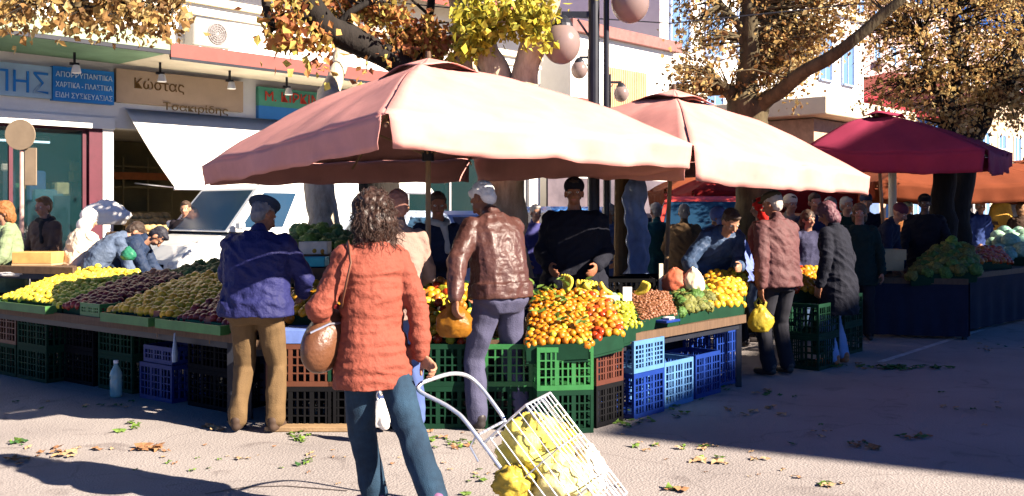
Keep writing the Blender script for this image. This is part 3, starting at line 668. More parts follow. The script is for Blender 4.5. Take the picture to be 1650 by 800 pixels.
# 2: tree at left of it with the dark bough reaching up and left
Y = 10.9
tree('plane tree behind the woman with a dark bough reaching up to the upper left', V(P(607, 0, Y).x, Y, 0),
     [([V(P(600, 0, Y).x, Y, 0), P(604, 440, Y), P(612, 300, Y), P(640, 190, Y), P(665, 100, Y)], [.3, .25, .22, .19, .16]),
      ([P(672, 118, Y), P(640, 92, Y - .1), P(590, 72, Y - .3), P(530, 40, Y - .6), P(490, 5, Y - .8), P(455, -50, Y - 1)], [.12, .135, .14, .145, .14, .12]),
      ([P(495, 20, Y - .8), P(470, 25, Y - .9), P(441, 44, Y - 1), P(428, 5, Y - 1), P(420, -40, Y - 1)], [.085, .06, .055, .05, .035]),
      ([P(540, 45, Y - .5), P(565, 20, Y - .5), P(605, -5, Y - .4), P(650, -60, Y - .4)], [.04, .035, .03, .02]),
      ([P(668, 110, Y), P(690, 40, Y + .3), P(700, -40, Y + .5)], [.06, .05, .04])],
     [(P(560, 18, Y), (.5, .4, .25), 1015, .078, LV_ORG, 1), (P(640, 50, Y), (.45, .4, .3), 1160, .078, LV_ORG, 1), (P(700, 68, Y + .2), (.35, .3, .14), 652, .078, LV_ORG, 1),
      (P(450, 55, Y - 1), (.12, .2, .10), 60, .10, LV_ORG, 1), (P(478, 50, Y - .9), (.22, .2, .16), 170, .10, LV_ORG, 1), (P(520, 95, Y - .6), (.1, .1, .14), 31, .078, LV_ORG, 1), (P(590, 108, Y - .4), (.05, .08, .06), 14, .078, LV_ORG, 1),
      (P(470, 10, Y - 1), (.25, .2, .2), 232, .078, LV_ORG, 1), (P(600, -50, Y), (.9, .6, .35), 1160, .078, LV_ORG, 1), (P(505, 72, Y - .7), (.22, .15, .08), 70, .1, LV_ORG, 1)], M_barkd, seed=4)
Y = 11.6
tree('pale plane tree trunk beside the white van', V(P(530, 0, Y).x, Y, 0),
     [([V(P(528, 0, Y).x, Y, 0), P(526, 430, Y), P(522, 330, Y), P(516, 250, Y), P(530, 150, Y + .5)], [.27, .21, .18, .17, .14]),
      ([P(530, 160, Y + .5), P(560, 60, Y + 1), P(580, -60, Y + 1.4)], [.12, .09, .06])],
     [(P(570, -60, Y + 1.2), (.9, .7, .3), 580, .078, LV_ORG, 1)], M_bark, seed=8)
# left: twigs hanging into the picture from a tree outside the frame
Y = 9.8; bx0 = P(-330, 0, Y)
cl = []
rr_ = random.Random(5)
for k in range(22):
    px = rr_.uniform(0, 150); cl.append((P(px, rr_.uniform(-25, 24), Y + rr_.uniform(-.6, .6)), (.12, .15, .12), 44, .08, LV_DRY, 1))
for k in range(20):
    px = rr_.uniform(165, 290); cl.append((P(px, rr_.uniform(-22, 26), Y + rr_.uniform(-.6, .6)), (.12, .15, .12), 54, .08, LV_DRY, 1))
for px, py in ((52, 30), (125, 35), (215, 42), (172, 38), (245, 52), (20, 40), (262, 36), (105, 22)):
    cl.append((P(px, py, Y), (.04, .08, .09), 20, .08, LV_DRY, 1))
tree('tree with dry hanging leaves reaching in over the green canopy from the left', V(bx0.x, Y, 0),
     [([V(bx0.x, Y, 0), P(-320, 200, Y), P(-300, 20, Y)], [.25, .2, .18]), ([P(-300, 40, Y), P(-150, -30, Y), P(20, -25, Y), P(160, -30, Y), P(280, -20, Y)], [.12, .09, .06, .04, .015]),
      ([P(20, -25, Y), P(100, 8, Y), P(170, 12, Y)], [.03, .015, .008]), ([P(130, -30, Y), P(210, 10, Y), P(262, 30, Y)], [.03, .015, .006])],
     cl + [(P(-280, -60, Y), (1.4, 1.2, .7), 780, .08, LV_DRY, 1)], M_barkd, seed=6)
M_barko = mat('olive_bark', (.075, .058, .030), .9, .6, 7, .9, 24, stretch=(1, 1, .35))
# right tree with the long bare limb
Y = 12.8
def fill(x0, x1, y0, y1, Y, n, rad, per, seed, skip=None, size=.064, dy=1.1, ls=LV_DRY):
    r_ = random.Random(seed); out = []
    while len(out) < n:
        px, py = r_.uniform(x0, x1), r_.uniform(y0, y1)
        if skip and skip(px, py): continue
        out.append((P(px, py, Y + r_.uniform(-dy, dy)), (rad, rad, rad * .8), per, size, ls, 1))
    return out
def sk1(px, py):
    if py > 60 + .25 * abs(px - 1130) and 1140 < px < 1190: return True
    if px > 1235 and py > 195 - (px - 1235) * .95 - 8: return True
    if px < 1110 and py > 150 - (px - 1060) * .2: return True
    if py > 165: return True
    return False
tree('large tree with brown hanging leaves and one long bare limb over the crowd', V(P(1215, 0, Y).x, Y, 0),
     [([V(P(1215, 0, Y).x, Y, 0), P(1213, 400, Y), P(1212, 250, Y), P(1210, 165, Y)], [.34, .28, .26, .27]),
      ([P(1207, 190, Y), P(1203, 130, Y), P(1208, 60, Y), P(1205, 0, Y), P(1200, -80, Y)], [.2, .13, .115, .09, .06]),
      ([P(1212, 188, Y), P(1240, 160, Y - .3), P(1300, 115, Y - .9), P(1365, 72, Y - 1.3), P(1440, 10, Y - 1.5), P(1500, -50, Y - 1.6)], [.14, .095, .085, .07, .055, .03]),
      ([P(1206, 185, Y), P(1180, 148, Y), P(1168, 152, Y + .1)], [.15, .10, .07]),
      ([P(1207, 60, Y), P(1185, 35, Y), P(1160, 10, Y), P(1130, -40, Y)], [.06, .05, .05, .03]),
      ([P(1205, 100, Y), P(1192, 60, Y), P(1196, 20, Y)], [.05, .04, .03])],
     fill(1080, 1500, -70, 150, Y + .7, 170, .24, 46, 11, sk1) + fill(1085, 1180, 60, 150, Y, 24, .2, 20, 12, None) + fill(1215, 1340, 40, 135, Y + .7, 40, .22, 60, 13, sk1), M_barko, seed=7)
Y = 14.8
def sk2(px, py):
    if py > 215: return True
    if px < 1450 and py > 175 + (px - 1380) * .2: return True
    if px > 1570 and py > 190: return True
    return False
tree('dark trunked tree with dense brown leaves behind the purple parasol', V(P(1517, 0, Y).x, Y, 0),
     [([V(P(1515, 0, Y).x, Y, 0), P(1517, 420, Y), P(1520, 300, Y), P(1526, 215, Y)], [.25, .19, .17, .15]),
      ([P(1524, 235, Y), P(1530, 170, Y), P(1540, 110, Y), P(1537, 40, Y), P(1534, -60, Y)], [.15, .12, .10, .08, .05]),
      ([P(1535, 110, Y), P(1560, 112, Y), P(1590, 122, Y), P(1616, 132, Y)], [.06, .05, .045, .03]),
      ([P(1528, 190, Y), P(1500, 130, Y), P(1480, 60, Y)], [.05, .04, .02])],
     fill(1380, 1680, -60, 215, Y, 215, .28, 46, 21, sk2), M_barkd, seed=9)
Y = 15.6
tree('leaning dark trunked tree at the right edge over the purple parasol', V(P(1530, 0, Y).x, Y, 0),
     [([V(P(1540, 0, Y).x, Y, 0), P(1545, 330, Y), P(1562, 228, Y), P(1598, 165, Y), P(1628, 118, Y)], [.2, .18, .16, .14, .13]),
      ([P(1625, 122, Y), P(1645, 80, Y), P(1660, 40, Y), P(1690, -60, Y)], [.11, .09, .08, .05]),
      ([P(1600, 165, Y), P(1575, 130, Y), P(1550, 115, Y)], [.05, .04, .03])],
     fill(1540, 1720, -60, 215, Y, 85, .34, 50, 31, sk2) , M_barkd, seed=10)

# ------------------------------------------------------------------ lamp posts
def globe_lamp(lb, px, Y, ztop, arms, w=.06):
    b = V(P(px, 0, Y).x, Y, 0); t = thing('street_lamp', lb, 'street lamp', b, 0, 'globe street lamps')
    mb = MB(); mb.lathe((0, 0, 0), [(.12, 0), (.12, .12), (.07, .2), (w, .5), (w, ztop)], 14); mb.build('pole', M_black, t)
    mb = MB(); mb.lathe((.13, 0, 0), [(.03, 0), (.03, ztop)], 10); mb.build('pole', M_black, t)
    for (dx, z, r) in arms:
        mb = MB(); mb.beam((0, 0, z), (dx, 0, z), .05, .06); mb.tube([(0, 0, z - .3), (dx * .5, 0, z - .05)], .012, 6); mb.build('arm', M_black, t)
        mb = MB(); mb.lathe((dx, 0, z - .05), [(.05, .04), (.09, .0), (.12, -.05), (.13, -.09)], 16); mb.build('lamp_cap', M_black, t)
        mb = MB(); mb.ell((dx, 0, z - .09 - r * 1.05), (r, r, r * 1.1), nu=24, nv=16); mb.build('globe', mat('opal_glass', (.22, .16, .15), .25, .05, 3, trans=.15), t, smooth=True)
    return t
Y = 10.4; zf = lambda py, Y: P(0, py, Y).z
globe_lamp('black double lamp post with big globes rising above the first salmon parasol', 957, Y, 5.6, [(-.34, zf(24, Y), .20), (.38, zf(-42, Y), .20)])
globe_lamp('more distant lamp post with a small globe left of the near black post', 950, 24, zf(80, 24), [(-.25, zf(93, 24), .2)], w=.05)
globe_lamp('distant lamp post whose small globe hangs above the middle parasol', 975, 26, zf(120, 26), [(.42, zf(133, 26), .2)], w=.05)
# wire running past
mb = MB(); mb.tube([P(640, 5, 11.8), P(800, 20, 11.5), P(1080, 38, 12), P(1400, 5, 12.5)], .008, 5); tag(mb.build('overhead_wire', M_black), 'thin dark wire strung between the trees', 'wire')

# ------------------------------------------------------------------ vehicles
def car(lb, cx, cy, rz, L, W, H, m, kind='hatch', nm='parked_car', gr='cars parked along the street', bf=None):
    t = thing(nm, lb, 'van' if kind == 'van' else 'pickup' if kind == 'pickup' else 'car', (cx, cy, 0), rz, gr)
    hl = L / 2; hw = W / 2
    # local x forward
    if kind == 'van': belt = .55 * H; prof = [(-hl, .35), (-hl, belt), (hl * .62, belt), (hl * .92, belt * .86), (hl, belt * .62), (hl, .35)]
    else: belt = .60 * H; prof = [(-hl, .35), (-hl * .98, belt * .96), (hl * .42, belt), (hl * .88, belt * .82), (hl, belt * .6), (hl, .35)]
    if bf: belt = bf * H
    def sect(xs):          # lower body as stations
        mb = MB(); rings = []
        for x, top in xs:
            tp = 1 - .10 * (abs(x) / hl) ** 4
            w_ = hw * tp; c = .07
            rings.append([(x, -w_ * .96, .25), (x, -w_, .42), (x, -w_, top - .16), (x, -w_ * .93, top - .03), (x, -w_ * .80, top), (x, w_ * .80, top), (x, w_ * .93, top - .03), (x, w_, top - .16), (x, w_, .42), (x, w_ * .96, .25)])
        n = 10; vs = [p for r in rings for p in r]
        fsx = [(i * n + k, (i + 1) * n + k, (i + 1) * n + (k + 1) % n, i * n + (k + 1) % n) for i in range(len(rings) - 1) for k in range(n)]
        fsx += [tuple(range(n)), tuple((len(rings) - 1) * n + k for k in range(n))[::-1]]
        return mb.add(vs, fsx)
    nose = belt * .84
    xs = [(-hl, belt * .80), (-hl * .97, belt * .96), (-hl * .6, belt), (0, belt), (hl * .42, belt), (hl * .7, belt * .93), (hl * .9, nose), (hl * .985, nose * .82), (hl, nose * .6)]
    sect(xs).build('body', m, t)
    # greenhouse
    if kind == 'van': gx = [(-hl * .97, -hl * .92), (hl * .62, hl * .36)]
    elif kind == 'pickup': gx = [(-hl * .10, -hl * .02), (hl * .48, hl * .22)]
    else: gx = [(-hl * .95, -hl * .72), (hl * .48, hl * .10)]
    (rb, rt), (fb, ft) = gx; wt = hw * (.86 if kind == 'van' else .74); wb = hw * .93; z0 = belt - .02
    g = MB(); b4 = [(rb, -wb, z0), (fb, -wb, z0), (fb, wb, z0), (rb, wb, z0)]; t4 = [(rt, -wt, H - .06), (ft, -wt, H - .06), (ft, wt, H - .06), (rt, wt, H - .06)]
    t5 = [(rt + .12, -wt + .12, H), (ft - .12, -wt + .12, H), (ft - .12, wt - .12, H), (rt + .12, wt - .12, H)]
    vs = b4 + t4 + t5; q = [(i, (i + 1) % 4, 4 + (i + 1) % 4, 4 + i) for i in range(4)] + [(4 + i, 4 + (i + 1) % 4, 8 + (i + 1) % 4, 8 + i) for i in range(4)] + [(8, 9, 10, 11), (3, 2, 1, 0)]
    g.add(vs, q); g.build('cabin', m, t)
    gl = glass_mat('car_glass', (.012, .04, .08), .12, 1)
    def pane(a, b, c, d, k=.08, nmz='window'):
        a, b, c, d = map(Vector, (a, b, c, d)); ctr = (a + b + c + d) / 4; n_ = (b - a).cross(d - a).normalized()
        if n_.dot(ctr - V(0, 0, H * .5)) < 0: n_ = -n_
        mb = MB(); pts = [p.lerp(ctr, k) + n_ * .006 for p in (a, b, c, d)]; back = [p - n_ * .004 for p in pts]
        mb.add(pts + back, [(0, 1, 2, 3), (7, 6, 5, 4)] + [(i, (i + 1) % 4, 4 + (i + 1) % 4, 4 + i) for i in range(4)]); mb.build(nmz, gl, t)
    for sgn in (-1, 1):
        A0 = Vector((rb, sgn * wb, z0)); A1 = Vector((fb, sgn * wb, z0)); A2 = Vector((ft, sgn * wt, H - .06)); A3 = Vector((rt, sgn * wt, H - .06))
        cuts = (0, .5, 1) if kind != 'van' else (.70, .97)
        for a, b in zip(cuts[:-1], cuts[1:]): pane(A0.lerp(A1, a), A0.lerp(A1, b), A3.lerp(A2, b), A3.lerp(A2, a), .12 if kind != 'van' else .2)
    pane(b4[1], b4[2], t4[2], t4[1], .09, 'windscreen')
    pane(b4[3], b4[0], t4[0], t4[3], .14, 'rear_window')
    wr = .31
    for sx in (-.62, .62):
        for sy in (-1, 1):
            Mw = Matrix.Rotation(R(90), 3, 'X'); mb = MB(); mb.lathe((sx * hl, sy * (hw - .09), wr), [(0, -.1), (wr * .9, -.1), (wr, -.07), (wr, .07), (wr * .9, .1), (0, .1)], 20, M=Mw)
            wo = mb.build('wheel', M_rubber, t); mb = MB(); mb.lathe((sx * hl, sy * (hw + .005), wr), [(0, -.012), (wr * .58, -.01), (wr * .6, .01), (0, .012)], 16, M=Mw); mb.build('rim', M_steel, wo)
    for sy in (-1, 1):
        mb = MB(); mb.ell((hl * .93, sy * hw * .70, nose * .76), (.14, .17, .09)); mb.build('headlight', mat('headlight', (.6, .62, .65), .15, .1, 5), t)
        mb = MB(); mb.box((-hl * .985, sy * hw * .80, belt * .78), (.08, .14, .26), bev=.02); mb.build('tail_light', M_redp, t)
        mb = MB(); mb.box((fb - .12, sy * (hw + .08), belt + .07), (.09, .16, .12), bev=.03); mb.build('mirror', m, t)
    mb = MB(); mb.box((hl * .985, 0, .42), (.16, W * .92, .18), bev=.05); mb.build('bumper', M_blackp, t)
    mb = MB(); mb.box((-hl * .985, 0, .42), (.16, W * .92, .18), bev=.05); mb.build('bumper', M_blackp, t)
    mb = MB(); mb.box((hl * .985 + .02, 0, nose * .72), (.04, W * .5, .10), bev=.01); mb.build('grille', M_blackp, t)
    return t
def paint(n, c): return mat(n, c, .25, .05, 2, coat=.6)
ps = P(345, 0, 12.1)
pv_ = P(490, 0, 14.2)
car('white parked van with a big blue windscreen behind the man in blue', -3.7, 15.2, RZ + PI, 4.0, 1.75, 1.93, paint('van_white', (.78, .80, .78)), 'van', bf=.66)
q = P(672, 0, 15.6); car('pale blue grey parked car seen between the tree and the vendor', q.x + .5, q.y, RZ, 3.9, 1.68, 1.55, paint('ice_blue', (.42, .52, .68)))
q = P(885, 0, 17.5); car('bright blue parked car behind the dark vendor', q.x + .5, q.y, RZ, 4.0, 1.68, 1.62, paint('sky_blue', (.05, .22, .60)))
q = P(1135, 0, 16.2); car('red pickup with a pale screen facing the market', q.x, q.y, RZ + PI + R(35), 4.3, 1.75, 1.78, paint('pickup_red', (.62, .07, .05)), 'pickup')
q = P(1010, 0, 20.5); car('silver parked car half hidden by the blue tarpaulin', q.x, q.y, RZ + PI, 4.0, 1.7, 1.5, paint('silver', (.5, .52, .55)))
# ------------------------------------------------------------------ crates
def crate_mesh(L=.52, W=.36, H=.30, nx=9, ny=6, rows=4, solid=False, open_top=True):
    mb = MB(); t = .012; e = .022
    for sx in (-1, 1):
        for sy in (-1, 1): mb.box((sx * (L / 2 - e / 2), sy * (W / 2 - e / 2), H / 2), (e, e, H))
    rim = .035
    for z, h in ((H - rim / 2, rim), (rim / 2, rim)):
        for sy in (-1, 1): mb.box((0, sy * (W / 2 - t / 2), z), (L - 2 * e - .001, t, h))
        for sx in (-1, 1): mb.box((sx * (L / 2 - t / 2), 0, z), (t, W - 2 * e - .001, h))
    for r_ in range(1, rows):
        z = rim + (H - 2 * rim) * r_ / rows
        for sy in (-1, 1): mb.box((0, sy * (W / 2 - t / 2 - .001), z), (L - 2 * e, t * .8, .009))
        for sx in (-1, 1): mb.box((sx * (L / 2 - t / 2 - .001), 0, z), (t * .8, W - 2 * e, .009))
    for k in range(1, nx):
        x = -L / 2 + e + (L - 2 * e) * k / nx; ww = .012 if k % 3 else .03
        for sy in (-1, 1): mb.box((x, sy * (W / 2 - t / 2), H / 2), (ww, t * .7, H - 2 * rim - .002))
    for k in range(1, ny):
        y = -W / 2 + e + (W - 2 * e) * k / ny
        for sx in (-1, 1): mb.box((sx * (L / 2 - t / 2), y, H / 2), (t * .7, .012, H - 2 * rim - .002))
    mb.box((0, 0, .01), (L - 2 * t - .002, W - 2 * t - .002, .012))
    if solid: mb.box((0, 0, H / 2), (L - .05, W - .05, H - .06))
    return mb
CR = {}
def crate(lb, x, y, z, rz, m, L=.52, W=.36, H=.30, gr='plastic crates under and on the stalls', tilt=0, name='crate', rows=4):
    key = (L, W, H, rows)
    if key not in CR: CR[key] = crate_mesh(L, W, H, rows=rows).mesh('crate')
    k2 = key + (m.name,)
    if k2 not in CR:
        me = CR[key].copy(); me.materials.append(m); CR[k2] = me
    o = bpy.data.objects.new(name, CR[k2]); COL.objects.link(o); o.location = (x, y, z); o.rotation_euler = (tilt, 0, rz)
    return tag(o, lb, 'crate', gr)

# ------------------------------------------------------------------ fruit
def fruit_mesh(kind, m, seed):
    rnd = random.Random(seed); mb = MB()
    if kind == 'round':
        mb.ell((0, 0, 0), (1, 1, .93), nu=12, nv=8)
        vs = []
        for v in mb.v:
            p = Vector(v); rr = math.hypot(p.x, p.y); p.z -= .22 * math.exp(-(rr / .28) ** 2) * (1 if p.z > 0 else -.7)
            p *= 1 + .05 * noise.noise(p * 1.4 + V(seed, 0, 0)); vs.append(tuple(p))
        mb.v = vs
    elif kind == 'lemon':
        prof = [(.0, -1.3), (.12, -1.27), (.2, -1.12), (.55, -.85), (.85, -.45), (.93, 0), (.85, .45), (.55, .85), (.2, 1.1), (.1, 1.2), (0, 1.22)]
        mb.lathe((0, 0, 0), prof, 12)
    elif kind == 'pear':
        prof = [(.0, -.9), (.3, -.92), (.7, -.72), (.93, -.3), (.9, .1), (.62, .6), (.42, .95), (.32, 1.25), (.15, 1.38), (0, 1.38)]
        mb.lathe((0, 0, 0), prof, 12); mb.tube([(0, 0, 1.35), (.08, 0, 1.7)], .05, 5)
    elif kind == 'nut': mb.ell((0, 0, 0), (1, .85, .75), nu=8, nv=6)
    elif kind == 'banana':
        pts = []; rr = []
        for k in range(9):
            a = -.7 + 1.4 * k / 8; pts.append(V(3.6 * math.sin(a), 0, 3.6 - 3.6 * math.cos(a))); rr.append(.62 * (1 - abs(a / .78) ** 5) + .12)
        mb.tube(pts, rr, 6)
    elif kind == 'hand':        # a bunch of bananas
        for b in range(5):
            pts = []; rr = []
            ang = (b - 2) * .24
            for k in range(9):
                a = -.2 + 1.35 * k / 8; q = V(3.6 * math.sin(a), 0, 3.6 - 3.6 * math.cos(a)); q = Matrix.Rotation(ang, 3, 'Z') @ q + V(0, (b - 2) * .35, 0); pts.append(q); rr.append(.55 * (1 - abs((k - 4) / 4.4) ** 5) + .12)
            mb.tube(pts, rr, 7)
    elif kind == 'lettuce':
        for k in range(46):
            a = rnd.uniform(0, 2 * PI); e = rnd.uniform(-.1, 1.35); rr = rnd.uniform(.65, 1.05); s = rnd.uniform(.35, .6)
            d = V(math.cos(a) * math.cos(e), math.sin(a) * math.cos(e), math.sin(e)); n1 = d.orthogonal().normalized(); n1 = Matrix.Rotation(rnd.uniform(0, 6), 3, d) @ n1; n2 = d.cross(n1)
            def lf(u, v, d=d, n1=n1, n2=n2, rr=rr, s=s): x = (u - .5) * 2; y = (v - .5) * 2; return d * (rr - .28 * (x * x + y * y) + .09 * math.sin(9 * x + 3 * y)) + (n1 * x * (1 - .35 * abs(y)) + n2 * y * (1 - .35 * abs(x))) * s
            mb.sheet(lf, 4, 4)
        mb.ell((0, 0, .1), (.62, .62, .6))
    elif kind == 'cabbage':
        mb.ell((0, 0, 0), (.8, .8, .72), nu=14, nv=9)
        for k in range(9):
            a = k * 2.4; d = V(math.cos(a) * .8, math.sin(a) * .8, .25 + .1 * (k % 3)).normalized(); n1 = d.orthogonal().normalized(); n2 = d.cross(n1)
            def lf(u, v, d=d, n1=n1, n2=n2): x = (u - .5) * 2; y = (v - .5) * 2; return d * (.96 - .32 * (x * x + y * y) + .04 * math.sin(7 * x)) + (n1 * x + n2 * y) * .62
            mb.sheet(lf, 5, 5)
    elif kind == 'leek':
        for k in range(8):
            a = rnd.uniform(0, 6.28); mb.tube([(0, 0, 0), (1.2, .1 * math.sin(a), .1), (2.6, .5 * math.sin(a), .1 + .4 * math.cos(a)), (4 + rnd.random(), .9 * math.sin(a), -.1 + .7 * math.cos(a))], [.18, .22, .2, .05], 5, sy=.4)
    me = mb.mesh(kind); me.shade_smooth(); me.materials.append(m); return me
def fruit_mat(n, c, c2, rough=.42, sc=3): return mat(n, c, rough, .25, sc, .1, 12, col2=c2, coat=.15)
FM = {
 'lemon': ('lemon', 'lemon', [fruit_mat('lemon_skin', (.70, .52, .03), (.80, .66, .06)), fruit_mat('lemon_skin2', (.62, .42, .03), (.8, .62, .05))]),
 'quince': ('round', 'quince', [fruit_mat('quince_skin', (.88, .36, .012), (.90, .52, .03)), fruit_mat('quince_skin2', (.80, .28, .01), (.88, .46, .03))]),
 'apple': ('round', 'apple', [fruit_mat('apple_skin', (.20, .015, .015), (.34, .035, .025)), fruit_mat('apple_skin2', (.12, .012, .014), (.26, .025, .02))]),
 'mandarin': ('round', 'mandarin', [fruit_mat('mandarin_skin', (.42, .10, .004), (.50, .18, .008)), fruit_mat('mandarin_skin2', (.46, .15, .006), (.52, .24, .012))]),
 'tomato': ('round', 'tomato', [fruit_mat('tomato_skin', (.34, .025, .008), (.44, .06, .012), .25), fruit_mat('tomato_skin2', (.45, .10, .012), (.5, .18, .03), .3)]),
 'pear': ('pear', 'pear', [fruit_mat('pear_skin', (.28, .30, .02), (.45, .42, .04)), fruit_mat('pear_skin2', (.22, .28, .02), (.40, .40, .03))]),
 'chestnut': ('nut', 'chestnut', [fruit_mat('chestnut_skin', (.13, .045, .02), (.22, .085, .035)), fruit_mat('chestnut_skin2', (.18, .07, .035), (.27, .12, .06))]),
 'banana': ('banana', 'banana', [fruit_mat('banana_skin', (.66, .46, .04), (.74, .58, .08)), fruit_mat('banana_skin2', (.55, .40, .05), (.7, .5, .05))]),
 'orange': ('round', 'orange', [fruit_mat('orange_skin', (.46, .16, .008), (.55, .26, .012)), fruit_mat('orange_skin2', (.52, .26, .012), (.6, .38, .03))]),
 'potato': ('nut', 'potato', [fruit_mat('potato_skin', (.34, .24, .12), (.42, .30, .16), .8)]),
 'onion': ('round', 'onion', [fruit_mat('onion_skin', (.42, .12, .05), (.5, .2, .08))]),
 'lettuce': ('lettuce', 'lettuce', [mat('lettuce_leaf', (.12, .26, .04), .6, .5, 3, trans=.25, col2=(.28, .42, .08)), mat('lettuce_leaf2', (.07, .20, .05), .6, .5, 3, trans=.25, col2=(.18, .36, .12))]),
 'greens': ('lettuce', 'bunch_of_greens', [mat('greens_leaf', (.05, .13, .03), .6, .5, 3, trans=.2, col2=(.12, .24, .05)), mat('greens_leaf2', (.10, .13, .03), .6, .5, 3, trans=.2, col2=(.24, .24, .06))]),
 'cabbage': ('cabbage', 'cabbage', [mat('cabbage_leaf', (.20, .38, .24), .5, .3, 3, col2=(.38, .55, .40)), mat('cabbage_leaf2', (.14, .36, .26), .5, .3, 3, col2=(.3, .5, .4))]),
 'leek': ('leek', 'leek', [mat('leek_leaf', (.10, .22, .04), .5, .3, 2, col2=(.3, .45, .1))]),
}
FMESH = {}
def fmeshes(kind):
    if kind not in FMESH:
        k, nm, ms = FM[kind]; FMESH[kind] = [fruit_mesh(k, ms[i % len(ms)], i + 1) for i in range(2 * len(ms))]
    return FMESH[kind]
NFR = {}
SHORT = {'lemons heaped at the left end of the stall': 'sunlit heap at far left', 'dark red apples beside the lemons': 'heap beside the lemons', 'golden quinces on the left stall': 'wide heap on left stall',
 'dark red apples beside the quinces': 'heap beside the blue jacket', 'bunches of greens behind the quinces': 'row behind the quinces', 'pears in the back row of the left stall': 'tray behind the greens', 'onions behind the red apples': 'tray behind the apples',
 'lettuces behind the blue jacket': 'heap before the white van', 'yellow fruit beside the blue jacket': 'low heap beside blue jacket', 'oranges left of the leather jacket': 'heap behind the amber bag', 'fruit in the white carton': 'in the white carton',
 'mandarins in the corner heap': 'corner heap above green crate', 'tomatoes between the mandarins and pears': 'heap above the brown crate', 'pears beside the tomatoes': 'heap beside the tomatoes', 'chestnuts on the right stall': 'heap behind the blue tray',
 'bunches of greens beyond the chestnuts': 'heap beyond the chestnuts', 'golden oranges at the right end of the stall': 'high heap below stooping vendor', 'fruit beyond the man with the yellow bag': 'heap above green crate stack',
 'greens on the vegetable stall': 'shaded heap before the vendor', 'lettuces on the vegetable stall': 'heap below the white chairs', 'tomatoes between greens and cabbages': 'low heap before the cabbages', 'cabbages at the right edge': 'heap at right edge'}
_o = 'first second third fourth fifth sixth seventh eighth ninth tenth eleventh twelfth thirteenth fourteenth fifteenth sixteenth seventeenth eighteenth nineteenth'.split()
ORD = list(_o)
for _t, _n in (('twent', 'twenty'), ('thirt', 'thirty'), ('fort', 'forty'), ('fift', 'fifty')): ORD += [_t + 'ieth'] + [_n + '-' + x_ for x_ in _o[:9]]
ADJ = {'lemon': 'bright yellow lemon', 'apple': 'dark red apple', 'quince': 'golden quince', 'mandarin': 'small mandarin', 'tomato': 'red tomato', 'pear': 'yellow green pear', 'chestnut': 'brown chestnut', 'orange': 'bright orange', 'greens': 'dark green bunch', 'lettuce': 'leafy lettuce', 'cabbage': 'pale cabbage', 'onion': 'reddish onion'}
def heap(kind, label, group, corners, r, bulge=.05, bed=None, pack=1.72, layers=1, mix=None, flat=False, seed=0):
    """corners: front-left, front-right, back-right, back-left"""
    short = SHORT.get(group, group)
    a, b, c, d = [Vector(p) for p in corners]; rnd = random.Random(seed + int(a.x * 977))
    def S_(u, v):
        p = (a * (1 - u) + b * u) * (1 - v) + (d * (1 - u) + c * u) * v
        p.z += bulge * math.sin(PI * min(1, max(0, u))) ** .6 * (math.sin(PI * min(1, v + .12)) ** .6 if v < .9 else .4); return p
    W_ = ((b - a).length + (c - d).length) / 2; H_ = ((d - a).length + (c - b).length) / 2
    nu = max(1, int(W_ / (r * pack))); nv = max(1, int(H_ / (r * pack * .87)))
    for ly in range(layers):
        for j in range(nv + 1):
            for i in range(nu + 1):
                u = (i + (.5 if (j + ly) % 2 else 0) + rnd.uniform(-.16, .16)) / nu; v = (j + rnd.uniform(-.16, .16)) / nv
                if u > 1.02 or u < -.02 or v > 1.02: continue
                p = S_(u, v); p.z += -ly * r * 1.5 + rnd.uniform(-.25, .25) * r
                if rnd.random() < .05: p.z += r * .5
                kd = kind
                if mix:
                    q = rnd.random()
                    for mk, pr in mix:
                        if q < pr: kd = mk; break
                        q -= pr
                me = rnd.choice(fmeshes(kd)); o = bpy.data.objects.new(FM[kd][1], me); COL.objects.link(o)
                s = r * rnd.uniform(.78, 1.14); 
                if kd in ('lemon', 'pear') : s *= .86
                o.scale = (s, s, s); o.location = p
                if kd in ('lettuce', 'greens', 'cabbage', 'hand') or flat: o.rotation_euler = (rnd.uniform(-.35, .35), rnd.uniform(-.35, .35), rnd.uniform(0, 6.28))
                else: o.rotation_euler = (rnd.uniform(0, 6.28), rnd.uniform(0, 6.28), rnd.uniform(0, 6.28))
                lb = label if kd == kind else label_for(kd, label)
                lb = '%s, %s from left in %s row, %s' % (ADJ.get(kd, kd), ORD[min(i, 59)], ORD[min(j, 59)], short)
                tag(o, lb, FM[kd][1].replace('_', ' '), group if kd == kind else group + ', ' + kd + 's'); NFR[kd] = NFR.get(kd, 0) + 1
    if bed:
        mb = MB(); mb.sheet(lambda u, v: S_(u, v) - V(0, 0, r * .75 + layers * r * .6 - r * .4), 12, 8)
        return mb
def label_for(kd, label):
    w_ = {'tomato': 'red tomato', 'mandarin': 'small orange mandarin', 'pear': 'yellow green pear', 'orange': 'bright orange', 'apple': 'dark red apple'}.get(kd, kd)
    return w_ + ' lying among others, ' + label.split(' in ', 1)[-1].join(['in ', '']) if ' in ' in label else w_ + ' among others'

